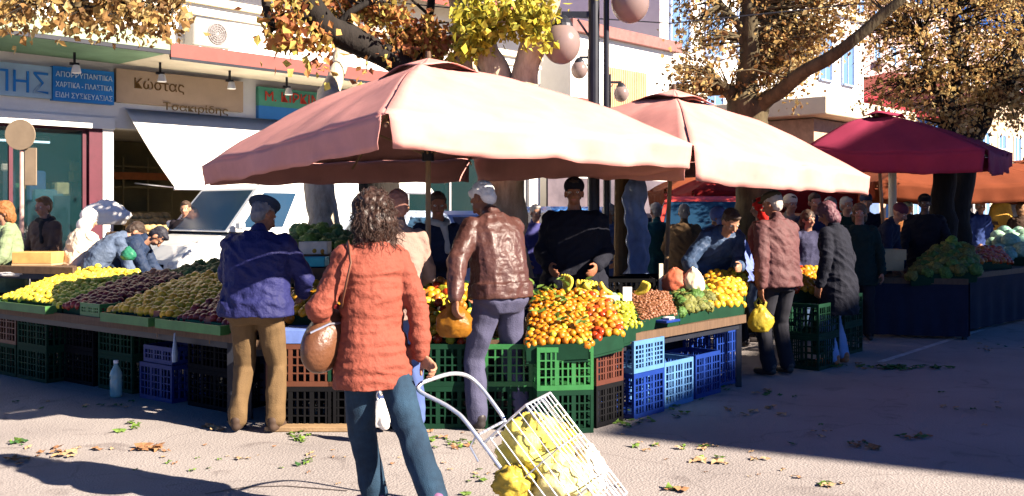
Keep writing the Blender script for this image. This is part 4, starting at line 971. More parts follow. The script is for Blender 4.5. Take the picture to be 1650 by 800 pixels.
def slope_box(t, corners, m, dz=.07, name='display_tray', depth=.10, rim=.05, bulgebed=True):
    """sloping tray under a heap: floor and four low sides"""
    a, b, c, d = [Vector(p) - t.location for p in corners]; mb = MB()
    def dn(p, k): return p - V(0, 0, k)
    q = [a, b, c, d]; ctr = (a + b + c + d) / 4; o_ = [p + (p - ctr) * .035 for p in q]
    top = [dn(p, -rim * .2 + .02) for p in o_]; bot = [dn(p, depth + .02) for p in o_]
    mb.add(bot + [dn(p, depth - .0) for p in o_], [(3, 2, 1, 0), (4, 5, 6, 7)] + [(i, (i + 1) % 4, 4 + (i + 1) % 4, 4 + i) for i in range(4)])
    for i in range(4):
        p, r_ = o_[i], o_[(i + 1) % 4]
        mb.beam(dn(p, depth / 2 - .01), dn(r_, depth / 2 - .01), .016, depth + .02)
    return mb.build(name, m, t)

# --- market stall tables -------------------------------------------------
def stall(name, label, poly, ztop, legs_col=M_black, board=M_woodd, skirt=None):
    """poly: front-left, front-right, back-right, back-left on the ground"""
    pts = [Vector(p) for p in poly]; base = (pts[0] + pts[1] + pts[2] + pts[3]) / 4; base.z = 0
    t = thing(name, label, 'stall', base, 0, 'market stalls in a row')
    mb = MB(); mb.slab([p - base for p in pts], ztop - .035, ztop); mb.build('tabletop', board, t)
    for p in pts:
        q = p - base; q = q * .96; mb = MB(); mb.beam((q.x, q.y, 0), (q.x, q.y, ztop - .037), .045, .045); mb.build('leg', legs_col, t)
    for i in (0, 2):
        a, b = (pts[i] - base) * .96, (pts[(i + 1) % 4] - base) * .96; mb = MB(); mb.beam((a.x, a.y, ztop - .08), (b.x, b.y, ztop - .08), .03, .06); mb.build('rail', legs_col, t)
    a, b = (pts[0] - base), (pts[1] - base); n_ = Vector((-(b - a).y, (b - a).x, 0)).normalized()
    mb = MB(); mb.beam(V(a.x, a.y, ztop - .02) - n_ * .015, V(b.x, b.y, ztop - .02) - n_ * .015, .024, .07); mb.build('front_edge', M_woodd, t)
    return t
a0 = V(-2.05, 7.28, 0); uA = V(-.8, .6, 0); nA = V(.25, .97, 0)
def A(u, v, z=0): return a0 + uA * u + nA * v + V(0, 0, z)
stA = stall('market_stall', 'long left fruit stall heaped with lemons, apples and quinces', [A(4.9, 0), A(-.05, 0), A(-.05, 2.0), A(4.9, 2.0)], .64)
def hz(v): return .70 + .19 * v
def HA(u0, u1, v0=.03, v1=1.15, z0=.0): return [A(u0, v0, hz(v0) + z0), A(u1, v0, hz(v0) + z0), A(u1, v1, hz(v1) + z0), A(u0, v1, hz(v1) + z0)]
M_heapbed = mat('crate_shadow', (.05, .035, .02), .9, .3, 8)
def heapA(kind, label, group, cs_, r, bedm=None, tray=M_dgreenp, st=stA, **k):
    slope_box(st, cs_, tray, depth=.09)
    heap(kind, label, group, cs_, r, **k)
heapA('lemon', 'bright yellow lemon in the sunlit heap at the left end of the fruit stall', 'lemons heaped at the left end of the stall', HA(3.5, 2.42, .03, 1.15), .043, bulge=.07, layers=1, pack=1.75)
heapA('apple', 'dark red apple in the heap right beside the lemons', 'dark red apples beside the lemons', HA(2.36, 1.78, .05, .95), .040, bulge=.04)
heapA('quince', 'golden yellow quince in the wide heap in the middle of the left stall', 'golden quinces on the left stall', HA(1.62, .72, .03, 1.15), .043, bulge=.06)
heapA('apple', 'dark red apple in the heap beside the man in the blue jacket', 'dark red apples beside the quinces', HA(.66, -.05, .03, 1.05), .040, bulge=.05)
crate('green crate standing on the stall between the red apples and the quinces', *A(1.86, .12, .655)[:], math.atan2(-.6, .8), M_greenp, .30, .24, .11, rows=2)
heapA('greens', 'dark bunch of greens in the row behind the golden quinces', 'bunches of greens behind the quinces', [A(2.1, 1.28, .88), A(.1, 1.28, .88), A(.1, 1.95, .94), A(2.1, 1.95, .94)], .085, pack=1.5, flat=True)
heapA('pear', 'small yellow green pear in the back row of the left stall', 'pears in the back row of the left stall', [A(1.0, 1.98, .94), A(-.3, 1.98, .94), A(-.3, 2.4, 1.0), A(1.0, 2.4, 1.0)], .038)
heapA('onion', 'reddish onion in the small tray behind the dark red apples', 'onions behind the red apples', [A(2.3, 1.02, .89), A(1.75, 1.02, .89), A(1.75, 1.24, .91), A(2.3, 1.24, .91)], .035)
M_olivep = mat('olive_green_plastic', (.05, .15, .04), .5, .25, 8)
# ropes/rims of crates in front of the display
for k, (u0, u1, lb) in enumerate(((4.7, 3.6, 'long green crate rim at the far left front of the stall'), (3.5, 2.45, 'green crate rim in front of the sunlit lemons'), (1.62, .9, 'shallow green crate in front of the golden quinces'), (.85, .0, 'shallow green crate in front of the dark apples by the man'))):
    m_ = A((u0 + u1) / 2, -.05, .645); crate(lb, m_.x, m_.y, m_.z, math.atan2(-.6, .8), M_olivep, round(u0 - u1 - .04, 2), .12, .07, rows=2)
# under the stall A
zr = math.atan2(-.6, .8)
k = 0
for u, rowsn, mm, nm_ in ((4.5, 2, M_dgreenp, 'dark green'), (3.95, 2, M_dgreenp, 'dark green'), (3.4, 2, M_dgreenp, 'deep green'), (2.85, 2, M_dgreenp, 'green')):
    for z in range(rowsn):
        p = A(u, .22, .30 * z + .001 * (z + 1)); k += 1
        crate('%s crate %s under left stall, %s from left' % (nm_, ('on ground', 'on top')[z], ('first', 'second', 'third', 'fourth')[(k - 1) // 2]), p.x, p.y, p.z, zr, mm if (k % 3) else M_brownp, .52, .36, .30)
for u, mm, lb in ((2.3, M_blackp, 'black filler crate in the shade below the red apples'), (1.7, M_dgreenp, 'deep green filler crate in the shade below the quinces'), (.40, M_blackp, 'black filler crate in the shade beside the khaki trousers')):  # extra dark crates added to blacken the space under the stall
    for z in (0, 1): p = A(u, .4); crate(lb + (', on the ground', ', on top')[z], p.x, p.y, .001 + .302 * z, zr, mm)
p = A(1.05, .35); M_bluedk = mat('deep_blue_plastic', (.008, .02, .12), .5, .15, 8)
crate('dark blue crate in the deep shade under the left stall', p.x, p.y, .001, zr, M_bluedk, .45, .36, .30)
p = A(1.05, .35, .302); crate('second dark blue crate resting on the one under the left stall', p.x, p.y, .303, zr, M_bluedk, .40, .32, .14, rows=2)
def bag_blob(lb, c, r, m, nm='plastic_bag', cat='bag', handles=True, seed=1, gr=None, crum=.16, neck=.55):
    c = Vector(c); mb = MB(); mb.ell((0, 0, 0), (1, 1, 1), nu=44, nv=32); vs = []
    for v in mb.v:
        p = Vector(v); n0 = p.normalized(); d = 1 + crum * noise.noise(n0 * 2.2 + V(seed, 0, 0)) + crum * .6 * abs(noise.noise(n0 * 5 + V(0, seed, 0))) - crum * .45 * abs(noise.noise(n0 * 9 + V(0, 0, seed)))
        p = n0 * d; 
        if p.z > .2: f = 1 - neck * (p.z - .2); p.x *= f; p.y *= f
        if p.z < -.75: p.z = -.75 - (p.z + .75) * .1
        vs.append((p.x * r[0], p.y * r[1], p.z * r[2]))
    mb.v = vs; t = thing(nm, lb, cat, c - V(0, 0, r[2] * .75), 0, gr)
    o = mb.build('sack', m, t, origin=(0, 0, -r[2] * .75), smooth=True)
    if handles:
        h = MB()
        for s in (-1, 1): h.tube([(s * r[0] * .25, 0, r[2] * 1.55), (s * r[0] * .45, .01, r[2] * 1.9), (s * r[0] * .15, 0, r[2] * 2.25), (s * r[0] * -.05, 0, r[2] * 1.9)], [.02 * r[0] / .1, .014, .012, .02], 6, sy=.4)
        h.build('handle', m, t, smooth=True)
    return t
t = thing('water_bottle', 'pale green plastic bottle standing in the shade under the left stall', 'bottle', (*G(187, 640)[:2], 0))
mb = MB(); mb.lathe((0, 0, 0), [(.045, 0), (.05, .02), (.05, .14), (.047, .15), (.05, .17), (.05, .2), (.02, .26), (.018, .28)], 14); mb.build('bottle_body', glass_mat('bottle', (.35, .5, .45), .1, .6), t, smooth=True)
mb = MB(); mb.lathe((0, 0, .281), [(.02, 0), (.02, .025)], 12); mb.build('cap', M_white, t)
t = thing('hanging_bag', 'small pale blue bag hanging from the front edge of the left stall', 'bag', A(.62, -.09, .0))
mb = MB(); mb.tube([(0, 0, .62), (.0, 0, .56), (0, 0, .46), (0, 0, .40)], [.012, .02, .04, .035], 8, sy=.5); mb.build('sack', mat('pale_blue_bag', (.25, .32, .42), .5), t)

# Stall B: crates in front row between the men
b0 = V(-2.1, 7.22, 0)
Bl = lambda px, y=7.2: P(px, 0, y).x
stB = stall('market_stall', 'middle fruit stall under the big salmon parasol', [V(-2.0, 7.36, 0), V(-.05, 7.36, 0), V(.2, 8.4, 0), V(-1.6, 8.8, 0)], .58)
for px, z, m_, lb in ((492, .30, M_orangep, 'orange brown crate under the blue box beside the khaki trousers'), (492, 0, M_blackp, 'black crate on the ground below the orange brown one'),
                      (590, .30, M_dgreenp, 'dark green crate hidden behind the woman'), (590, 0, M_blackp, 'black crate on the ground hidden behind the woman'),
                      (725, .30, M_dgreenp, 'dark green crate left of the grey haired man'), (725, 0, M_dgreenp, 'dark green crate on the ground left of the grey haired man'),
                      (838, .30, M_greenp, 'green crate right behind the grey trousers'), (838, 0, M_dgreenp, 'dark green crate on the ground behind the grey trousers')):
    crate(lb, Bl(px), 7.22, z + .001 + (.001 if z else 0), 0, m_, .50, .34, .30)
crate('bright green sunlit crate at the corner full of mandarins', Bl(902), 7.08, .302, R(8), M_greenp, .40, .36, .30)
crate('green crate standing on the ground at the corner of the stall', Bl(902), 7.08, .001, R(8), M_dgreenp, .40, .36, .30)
t = thing('ground_board', 'pale board lying on the ground beside the khaki trousers', 'board', (*G(500, 694)[:2], 0)); mb = MB(); mb.box((0, 0, .02), (.62, .12, .035), bev=.004); mb.build('plank', M_wood, t)
bx_ = thing('carton', 'flat blue carton lying on the crates beside the man in blue', 'box', (Bl(492), 7.2, .604)); mb = MB(); mb.box((0, 0, .05), (.30, .30, .10), bev=.004); mb.build('carton_body', mat('carton_blue', (.10, .16, .40), .6), bx_)
# things on stall B
def HP(*q): return [P(*a) for a in q]
heapA('lettuce', 'leafy green lettuce in the heap right of the man in the blue jacket', 'lettuces behind the blue jacket', HP((478, 400, 9.2), (552, 400, 9.2), (560, 374, 10), (470, 374, 10)), .085, st=stB, pack=1.5, flat=True)
heapA('quince', 'yellow fruit in the low heap between the blue jacket and the woman', 'yellow fruit beside the blue jacket', HP((468, 512, 7.4), (540, 512, 7.4), (545, 462, 8.0), (470, 462, 8.0)), .042, st=stB, mix=(('mandarin', .4), ('apple', .25)))
heapA('orange', 'shiny orange in the heap left of the leather jacket', 'oranges left of the leather jacket', HP((668, 556, 7.3), (762, 556, 7.3), (752, 458, 8.1), (672, 458, 8.1)), .043, st=stB, mix=(('pear', .22), ('tomato', .2), ('lemon', .2)), bulge=.07)
for k, (px, py, Y_, sz, mm, lb) in enumerate(((508, 408, 8.7, (.24, .2, .10), mat('carton_white', (.7, .62, .5), .7), 'white carton of orange fruit in front of the lettuces'), (503, 428, 8.3, (.24, .2, .07), mat('tray_cyan', (.05, .45, .5), .5), 'turquoise tray in front of the white carton'), (1025, 0, 0, 0, 0, 0))[:2]):
    c = P(px, py, Y_); t = thing('carton', lb, 'box', c); mb = MB()
    mb.box((0, 0, 0), (sz[0], sz[1], .012)); mb.box((0, -sz[1] / 2, sz[2] / 2), (sz[0], .01, sz[2])); mb.box((0, sz[1] / 2, sz[2] / 2), (sz[0], .01, sz[2])); mb.box((-sz[0] / 2, 0, sz[2] / 2), (.01, sz[1] - .012, sz[2])); mb.box((sz[0] / 2, 0, sz[2] / 2), (.01, sz[1] - .012, sz[2])); mb.build('carton_body', mm, t)
    mb = MB(); mb.box((0, 0, -.09), (sz[0] + .1, sz[1] + .1, .15)); mb.build('riser', M_woodd, t)
heap('orange', 'orange fruit in the white carton before the lettuces', 'fruit in the white carton', HP((494, 405, 8.62), (522, 405, 8.62), (522, 398, 8.8), (494, 398, 8.8)), .035, bulge=.01)

# Stall C: right side along the street
c0_ = V(.60, 7.08, 0); dC = V(.65, .76, 0); nC = V(-.76, .65, 0)
def Cc(u, v, z=0): return c0_ + dC * u + nC * v + V(0, 0, z)
stC = stall('market_stall', 'right fruit stall running back along the street with bananas and chestnuts', [Cc(-.0, 0), Cc(2.22, 0), Cc(2.22, 1.2), Cc(-.0, 1.2)], .62)
heapA('mandarin', 'small mandarin with green leaves in the corner heap above the green crate', 'mandarins in the corner heap', HP((850, 560, 6.92), (946, 556, 6.92), (958, 478, 7.9), (862, 472, 7.9)), .030, st=stC, bulge=.06, mix=(('pear', .12),), pack=1.7)
heapA('tomato', 'ripe red tomato in the heap between the mandarins and pears', 'tomatoes between the mandarins and pears', HP((952, 552, 7.0), (1002, 540, 7.2), (985, 480, 8.0), (935, 476, 7.9)), .036, st=stC, mix=(('mandarin', .38), ('orange', .15)), bulge=.05)
heapA('pear', 'yellow green pear in the heap between tomatoes and chestnuts', 'pears beside the tomatoes', HP((1000, 535, 7.25), (1030, 526, 7.5), (1010, 480, 8.2), (975, 482, 8.1)), .034, st=stC, bulge=.04)
heapA('chestnut', 'reddish brown chestnut in the sunlit heap on the right stall', 'chestnuts on the right stall', HP((1032, 520, 7.55), (1092, 508, 8.0), (1078, 474, 8.7), (1010, 476, 8.3)), .021, st=stC, bulge=.05, pack=1.75)
heapA('greens', 'dark green bunch beyond the chestnuts', 'bunches of greens beyond the chestnuts', HP((1095, 505, 8.1), (1140, 498, 8.5), (1140, 476, 9.0), (1085, 478, 8.8)), .07, st=stC, pack=1.4, flat=True)
heapA('orange', 'golden orange in the high heap beside the man with the yellow bag', 'golden oranges at the right end of the stall', HP((1132, 500, 8.5), (1196, 493, 8.8), (1202, 440, 9.5), (1140, 445, 9.4)), .042, st=stC, bulge=.07, mix=(('lemon', .4),))
# leaves in the mandarins
for i in range(46):
    p = P(random.uniform(856, 950), random.uniform(482, 548), 7.0); u = (p.z - .62) / .3
    p = P(random.uniform(858, 952), 0, 7.0 + .8 * u); zz_ = .66 + .27 * u + .08; o = bpy.data.objects.new('mandarin_leaf', None)
    if 'lfm' not in globals():
        mb = MB(); mb.add([(0, 0, 0), (.018, .02, .006), (.015, .05, .004), (0, .075, -.004), (-.015, .05, .004), (-.018, .02, .006)], [(0, 1, 2, 3), (0, 3, 4, 5)]); lfm = mb.mesh('mandarin_leaf'); lfm.materials.append(M_leafgreen)
    bpy.data.objects.remove(o); o = bpy.data.objects.new('mandarin_leaf', lfm); COL.objects.link(o)
    o.location = (p.x, p.y, zz_); o.rotation_euler = (random.uniform(-.6, .9), random.uniform(-.6, .6), random.uniform(0, 6)); tag(o, 'green leaf %s on the %s side of the corner heap of mandarins' % ('low' if u < .4 else 'halfway up' if u < .75 else 'near the top', 'left' if p.x < .33 else 'right'), 'leaf', 'leaves on the mandarins')
# bananas on a green box
for k, (px, py, rzb, lb) in enumerate(((912, 458, .4, 'leftmost bunch of bananas standing with its tip up'), (938, 462, 1.2, 'bunch of bananas second from the left on the green box'), (958, 462, 2.2, 'middle bunch of bananas on the green box'), (982, 464, 3.0, 'rightmost bunch of bananas on the green box'), (1028, 464, .2, 'flat bunch of bananas beside the white price card'), (1150, 455, .5, 'bunch of bananas in front of the golden oranges'))):
    o = bpy.data.objects.new('banana_bunch', None); bpy.data.objects.remove(o)
    if 'hbm' not in globals(): hbm = [fruit_mesh('hand', FM['banana'][2][i], i + 1) for i in (0, 1)]
    o = bpy.data.objects.new('banana_bunch', hbm[k % 2]); COL.objects.link(o); o.location = P(px, py + 8, 8.05 if px < 1100 else 9.2); o.scale = (.03,) * 3; o.rotation_euler = (.15, -.25 if k else -1.0, rzb)
    tag(o, lb, 'bananas', 'bunches of bananas on the right stall')
t = thing('carton', 'pale green box under the bunches of bananas', 'box', P(950, 496, 8.05)); mb = MB(); mb.box((0, 0, .03), (.46, .3, .16), bev=.006); mb.build('carton_body', mat('mint_box', (.35, .52, .38), .6, .2, 6), t)
def price_card(lb, p, m, w=.07, h=.11):
    t = thing('price_card', lb, 'price card', p, R(-8), 'price cards stuck in the fruit'); mb = MB(); mb.box((0, 0, .09), (w, .006, h), M=Matrix.Rotation(R(-15), 3, 'X')); mb.build('card', m, t)
    mb = MB(); mb.tube([(0, .01, -.09), (0, .012, .05)], .004, 5); mb.build('stick', M_wood, t)
price_card('white price card stuck between the bananas and the chestnuts', P(1011, 492, 7.9), M_white)
price_card('lilac price card above the golden quinces', A(.75, .95, .97), mat('lilac_card', (.4, .32, .55), .6), .09, .07)
price_card('small red brown price card at the front of the quinces', A(.95, -.0, .64), mat('brick_card', (.45, .14, .07), .6), .05, .06)
price_card('small red brown price card at the front of the dark apples', A(.28, -.0, .64), mat('brick_card', (.45, .14, .07)), .05, .06)
t = thing('plastic_tray', 'blue plastic tray with a white corner in front of the chestnuts', 'tray', P(1074, 517, 7.75)); mb = MB(); mb.box((0, 0, 0), (.20, .13, .02), rz=.86, bev=.004); mb.build('tray_body', M_bluep, t)
mb = MB(); mb.box((.02, .02, .02), (.08, .06, .012), rz=.86); mb.build('paper', M_white, t)
bag_blob('open red bag standing on the stall beside a cream one', P(1088, 455, 8.9), (.13, .12, .13), mat('red_sack', (.40, .10, .05), .6, .3, 5, .3, 20), 'produce_bag', 'bag', False, 4)
bag_blob('cream paper bag standing on the stall beside the red one', P(1117, 455, 8.85), (.10, .1, .13), mat('cream_sack', (.70, .55, .38), .7, .2, 5, .3, 20), 'produce_bag', 'bag', False, 6)
bag_blob('small pale bag in front of the golden oranges', P(1142, 478, 8.8), (.09, .07, .05), mat('pale_sack', (.75, .6, .42), .7, .2, 5, .3, 20), 'produce_bag', 'bag', False, 9)
# crates below stall C
zc_ = math.atan2(.76, .65)
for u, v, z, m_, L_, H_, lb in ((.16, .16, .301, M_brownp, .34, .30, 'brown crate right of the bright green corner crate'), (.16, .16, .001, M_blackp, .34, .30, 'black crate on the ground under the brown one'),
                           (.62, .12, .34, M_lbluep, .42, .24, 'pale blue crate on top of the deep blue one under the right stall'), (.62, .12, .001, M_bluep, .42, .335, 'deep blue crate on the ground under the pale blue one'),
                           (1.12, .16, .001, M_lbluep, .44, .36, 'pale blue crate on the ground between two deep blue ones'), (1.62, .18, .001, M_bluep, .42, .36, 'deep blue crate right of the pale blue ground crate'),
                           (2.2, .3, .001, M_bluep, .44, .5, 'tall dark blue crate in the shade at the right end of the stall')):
    p = Cc(u, v, z); crate(lb, p.x, p.y, z, zc_, m_, L_, .34, H_, rows=5)
# green crates stack beyond the man with yellow bag
for z in range(2):
    p = P(1292, 0, 9.9); crate('green crate %s beside the man with the yellow bag' % ('on the ground' , 'on top')[z], p.x + .1, p.y, .001 + z * .322, zc_, M_dgreenp, .5, .36, .32)
for z in range(2):
    p = P(1335, 0, 10.9); crate('dark green crate %s behind the woman in black' % ('on the ground' , 'topmost in the stack')[z], p.x + .1, p.y, .001 + z * .322, zc_, M_dgreenp, .5, .36, .32)
stE = stall('market_stall', 'short fruit stall beyond the man with the yellow bag', [P(1262, 0, 10.1).xy.to_3d(), P(1345, 0, 10.6).xy.to_3d(), P(1330, 0, 11.6).xy.to_3d(), P(1240, 0, 11.2).xy.to_3d()], .66)
heapA('orange', 'pinkish yellow fruit in the small heap seen right of the man with the yellow bag', 'fruit beyond the man with the yellow bag', HP((1272, 470, 10.1), (1330, 472, 10.3), (1325, 436, 10.9), (1270, 434, 10.8)), .045, st=stE, mix=(('tomato', .3),), bulge=.05)

# Stall D: vegetables, deep shade
d0 = P(1385, 0, 12.2).xy.to_3d(); dD = V(.62, .78, 0); nD = V(-.78, .62, 0)
def Dd(u, v, z=0): return d0 + dD * u + nD * v + V(0, 0, z)
dl = P(1385, 0, 12.2).xy.to_3d(); dr = P(1560, 0, 11.9).xy.to_3d(); dfar = P(1690, 0, 17).xy.to_3d()
stD = stall('market_stall', 'dark vegetable stall under the purple red parasol', [dl, dr, dr + V(.5, 2.2, 0), dl + V(-.1, 2.3, 0)], .72)
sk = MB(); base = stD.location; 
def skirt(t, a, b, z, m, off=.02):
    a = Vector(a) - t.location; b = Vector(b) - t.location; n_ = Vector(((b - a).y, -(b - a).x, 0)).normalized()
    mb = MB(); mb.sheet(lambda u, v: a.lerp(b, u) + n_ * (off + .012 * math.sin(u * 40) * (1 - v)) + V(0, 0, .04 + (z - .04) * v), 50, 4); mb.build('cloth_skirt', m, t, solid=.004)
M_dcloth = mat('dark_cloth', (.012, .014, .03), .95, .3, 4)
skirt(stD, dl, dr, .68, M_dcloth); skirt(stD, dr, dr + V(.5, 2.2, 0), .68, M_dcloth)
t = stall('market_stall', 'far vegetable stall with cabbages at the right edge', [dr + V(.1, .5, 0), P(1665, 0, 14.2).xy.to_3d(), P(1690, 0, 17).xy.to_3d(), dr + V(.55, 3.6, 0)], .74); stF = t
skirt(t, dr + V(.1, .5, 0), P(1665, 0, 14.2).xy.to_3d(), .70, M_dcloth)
heapA('greens', 'bunch of dark greens in the shade of the purple parasol', 'greens on the vegetable stall', HP((1470, 446, 12.0), (1572, 440, 12.0), (1560, 404, 13.4), (1500, 408, 13.4)), .10, st=stD, pack=1.35, flat=True)
heapA('lettuce', 'lettuce on the left of the vegetable stall', 'lettuces on the vegetable stall', HP((1525, 422, 12.8), (1560, 420, 12.8), (1550, 396, 13.8), (1522, 398, 13.8)), .09, st=stD, pack=1.5, flat=True)
heapA('tomato', 'tomato in the low red heap between greens and cabbages', 'tomatoes between greens and cabbages', HP((1562, 426, 13.4), (1628, 422, 13.8), (1610, 402, 14.8), (1548, 404, 14.4)), .045, st=stF)
heapA('cabbage', 'pale green cabbage heaped at the right edge of the market', 'cabbages at the right edge', HP((1590, 418, 14.9), (1662, 416, 14.6), (1660, 378, 16.6), (1598, 380, 16.6)), .13, st=stF, pack=1.6, flat=True)
for k in range(5):
    if 'lkm' not in globals(): lkm = fruit_mesh('leek', FM['leek'][2][0], 4)
    o = bpy.data.objects.new('leek', lkm); COL.objects.link(o); o.location = P(1474 + k * 9, 446 - k * 3, 12.05); o.scale = (.13,) * 3; o.rotation_euler = (0, 0, .5 + .12 * k); tag(o, 'long green leek lying at the front corner of the vegetable stall', 'leek', 'leeks on the vegetable stall')
for k, (px, py, lb) in enumerate(((1424, 424, 'brown cardboard box on the left of the vegetable stall'), (1432, 407, 'smaller cardboard box on top of the other one'))):
    c = P(px, py + 12, 12.6); t = thing('cardboard_box', lb, 'box', c, .1 * k); w_ = .40 - .08 * k; mb = MB()
    for a, b in (((0, -.14, .07), (w_, .01, .13)), ((0, .14, .07), (w_, .01, .13)), ((-w_ / 2, 0, .07), (.01, .268, .13)), ((w_ / 2, 0, .07), (.01, .268, .13)), ((0, 0, .006), (w_ - .012, .268, .01))): mb.box(a, b)
    mb.build('carton_body', M_card, t); mb = MB(); mb.box((0, 0, .115), (w_ * .75, .2, .02), bev=.004); mb.build('lid', M_woodd, t)
# white plastic chairs
def chair(lb, x, y, rz):
    t = thing('plastic_chair', lb, 'chair', (x, y, 0), rz, 'white plastic chairs by the vegetable stall'); m = mat('white_plastic', (.55, .62, .70), .4, .05, 5)
    mb = MB(); mb.box((0, 0, .43), (.46, .44, .03), bev=.01); mb.build('seat', m, t)
    for sx in (-1, 1):
        for sy in (-1, 1): mb = MB(); mb.beam((sx * .25, sy * .22, 0), (sx * .2, sy * .19, .415), .04, .04); mb.build('leg', m, t)
    mb = MB(); mb.tube([(-.22, .2, .45), (-.25, .27, .70), (-.20, .30, .84), (0, .31, .86), (.20, .30, .84), (.25, .27, .70), (.22, .2, .45)], .022, 8)
    for x_ in (-.1, 0, .1): mb.beam((x_, .22, .45), (x_, .30, .85), .035, .012)
    mb.build('backrest', m, t)
    for sx in (-1, 1): mb = MB(); mb.tube([(sx * .25, .27, .66), (sx * .27, 0, .65), (sx * .26, -.18, .62), (sx * .24, -.2, .44)], .02, 8); mb.build('armrest', m, t)
for k, (px, Y_, rz, lb) in enumerate(((1540, 16.2, 2.6, 'white plastic chair nearest the dark vendor'), (1578, 17.4, 2.9, 'white plastic chair behind the green heap'), (1622, 18.5, 3.3, 'white plastic chair half hidden behind the cabbages'))):
    p = P(px, 0, Y_); chair(lb, p.x, p.y, rz)

# post with a blue plastic sheet
p = P(1002, 0, 10.9); t = thing('wooden_post', 'thick wooden post behind the right stall', 'post', (p.x, p.y, 0)); mb = MB()
mb.tube([(0, 0, 0), (0, 0, 1.0), (.01, 0, 2.3)], [.10, .09, .085], 12); mb.build('post_shaft', mat('brown_post', (.20, .12, .05), .8, .3, 5, .3, 30), t)
p = P(1026, 0, 10.75); o_ = V(p.x, p.y, 0)
def shf(u, v):
    a = u * 2 * PI; z = .75 + 1.18 * v; w_ = .115 + .03 * noise.noise(V(math.cos(a), math.sin(a), v * 3)) + .012 * math.sin(5 * a + 5 * v) + .014 * math.sin(v * 34 + 2 * a)
    if v < .15: w_ *= 1 + (.15 - v) * 4
    if v > .9: w_ *= 1 - (v - .9) * 6
    return V(w_ * math.cos(a) + .02 * math.sin(v * 7), w_ * math.sin(a), z)
mb = MB(); mb.sheet(shf, 48, 30); t = thing('plastic_sheet', 'crumpled blue plastic sheet gathered upright beside the wooden post', 'plastic sheet', o_)
mb.build('sheet_cloth', mat('blue_sheet', (.26, .36, .62), .35, .3, 6, .3, 30, trans=.2), t, smooth=True)
mb = MB(); mb.tube([(0, 0, 0), (0, 0, 2.0)], .02, 8); mb.build('pole', M_black, t)
# dark crates stacked behind stall C
for k, (px, Y_, n_, mm, nmz) in enumerate(((1010, 9.6, 3, M_blackp, 'black'), (1045, 10.0, 3, M_blackp, 'black'), (872, 9.4, 3, mat('navy_plastic', (.02, .03, .08), .5), 'navy'))):
    for z in range(n_):
        p = P(px, 0, Y_); crate('%s crate %s of the stack behind the stall %s' % (nmz, ('at the bottom', 'in the middle', 'on top')[z], ('beside the wooden post', 'beside the parasol pole', 'left of black vendor')[k]), p.x, p.y, .001 + .302 * z, .1 * k, mm, .50, .36, .30)
mb = MB(); t = thing('wooden_stake', 'short pale wooden stake standing at the back of the right stall', 'stake', P(1065, 470, 8.9)); mb.box((0, 0, .12), (.035, .03, .26)); mb.build('stake_shaft', M_cream, t)

# ------------------------------------------------------------------ litter on the ground
lm = []
for i, (mm, sc) in enumerate(((M_leafgreen, 1), (mat('fallen_brown', (.30, .15, .07), .9, .4, 9), 1), (mat('fallen_tan', (.42, .27, .14), .9, .4, 9), 1), (mat('fallen_green_dark', (.04, .12, .03), .8, .4, 9), 1))):
    mb = MB(); n = 9; pts = [(0, 0, .012)]
    for k in range(n):
        a = 2 * PI * k / n; rr = .055 * (1.25 if k % 2 else .62) * (1.2 if k == 0 else 1); pts.append((rr * math.cos(a), rr * math.sin(a) * .8, .004 + .016 * abs(math.sin(a * 1.5 + i))))
    mb.add(pts, [(0, 1 + k, 1 + (k + 1) % n) for k in range(n)]); me = mb.mesh('fallen_leaf'); me.materials.append(mm); lm.append(me)
rl = random.Random(42)
def litter(px, py, spread_x, spread_y, n, kinds, lb, gr, s=1.0):
    for _ in range(n):
        g = G(px + rl.gauss(0, spread_x), max(600, py + rl.gauss(0, spread_y)) if py > 610 else py + rl.gauss(0, spread_y) * .5)
        o = bpy.data.objects.new('fallen_leaf', lm[rl.choice(kinds)]); COL.objects.link(o); o.location = (g.x, g.y, .003)
        o.rotation_euler = (rl.uniform(-.25, .25), rl.uniform(-.25, .25), rl.uniform(0, 6.28)); k = s * rl.uniform(.4, 1.05); o.scale = (k, k, k * 1.3)
        tag(o, lb, 'leaf', gr)
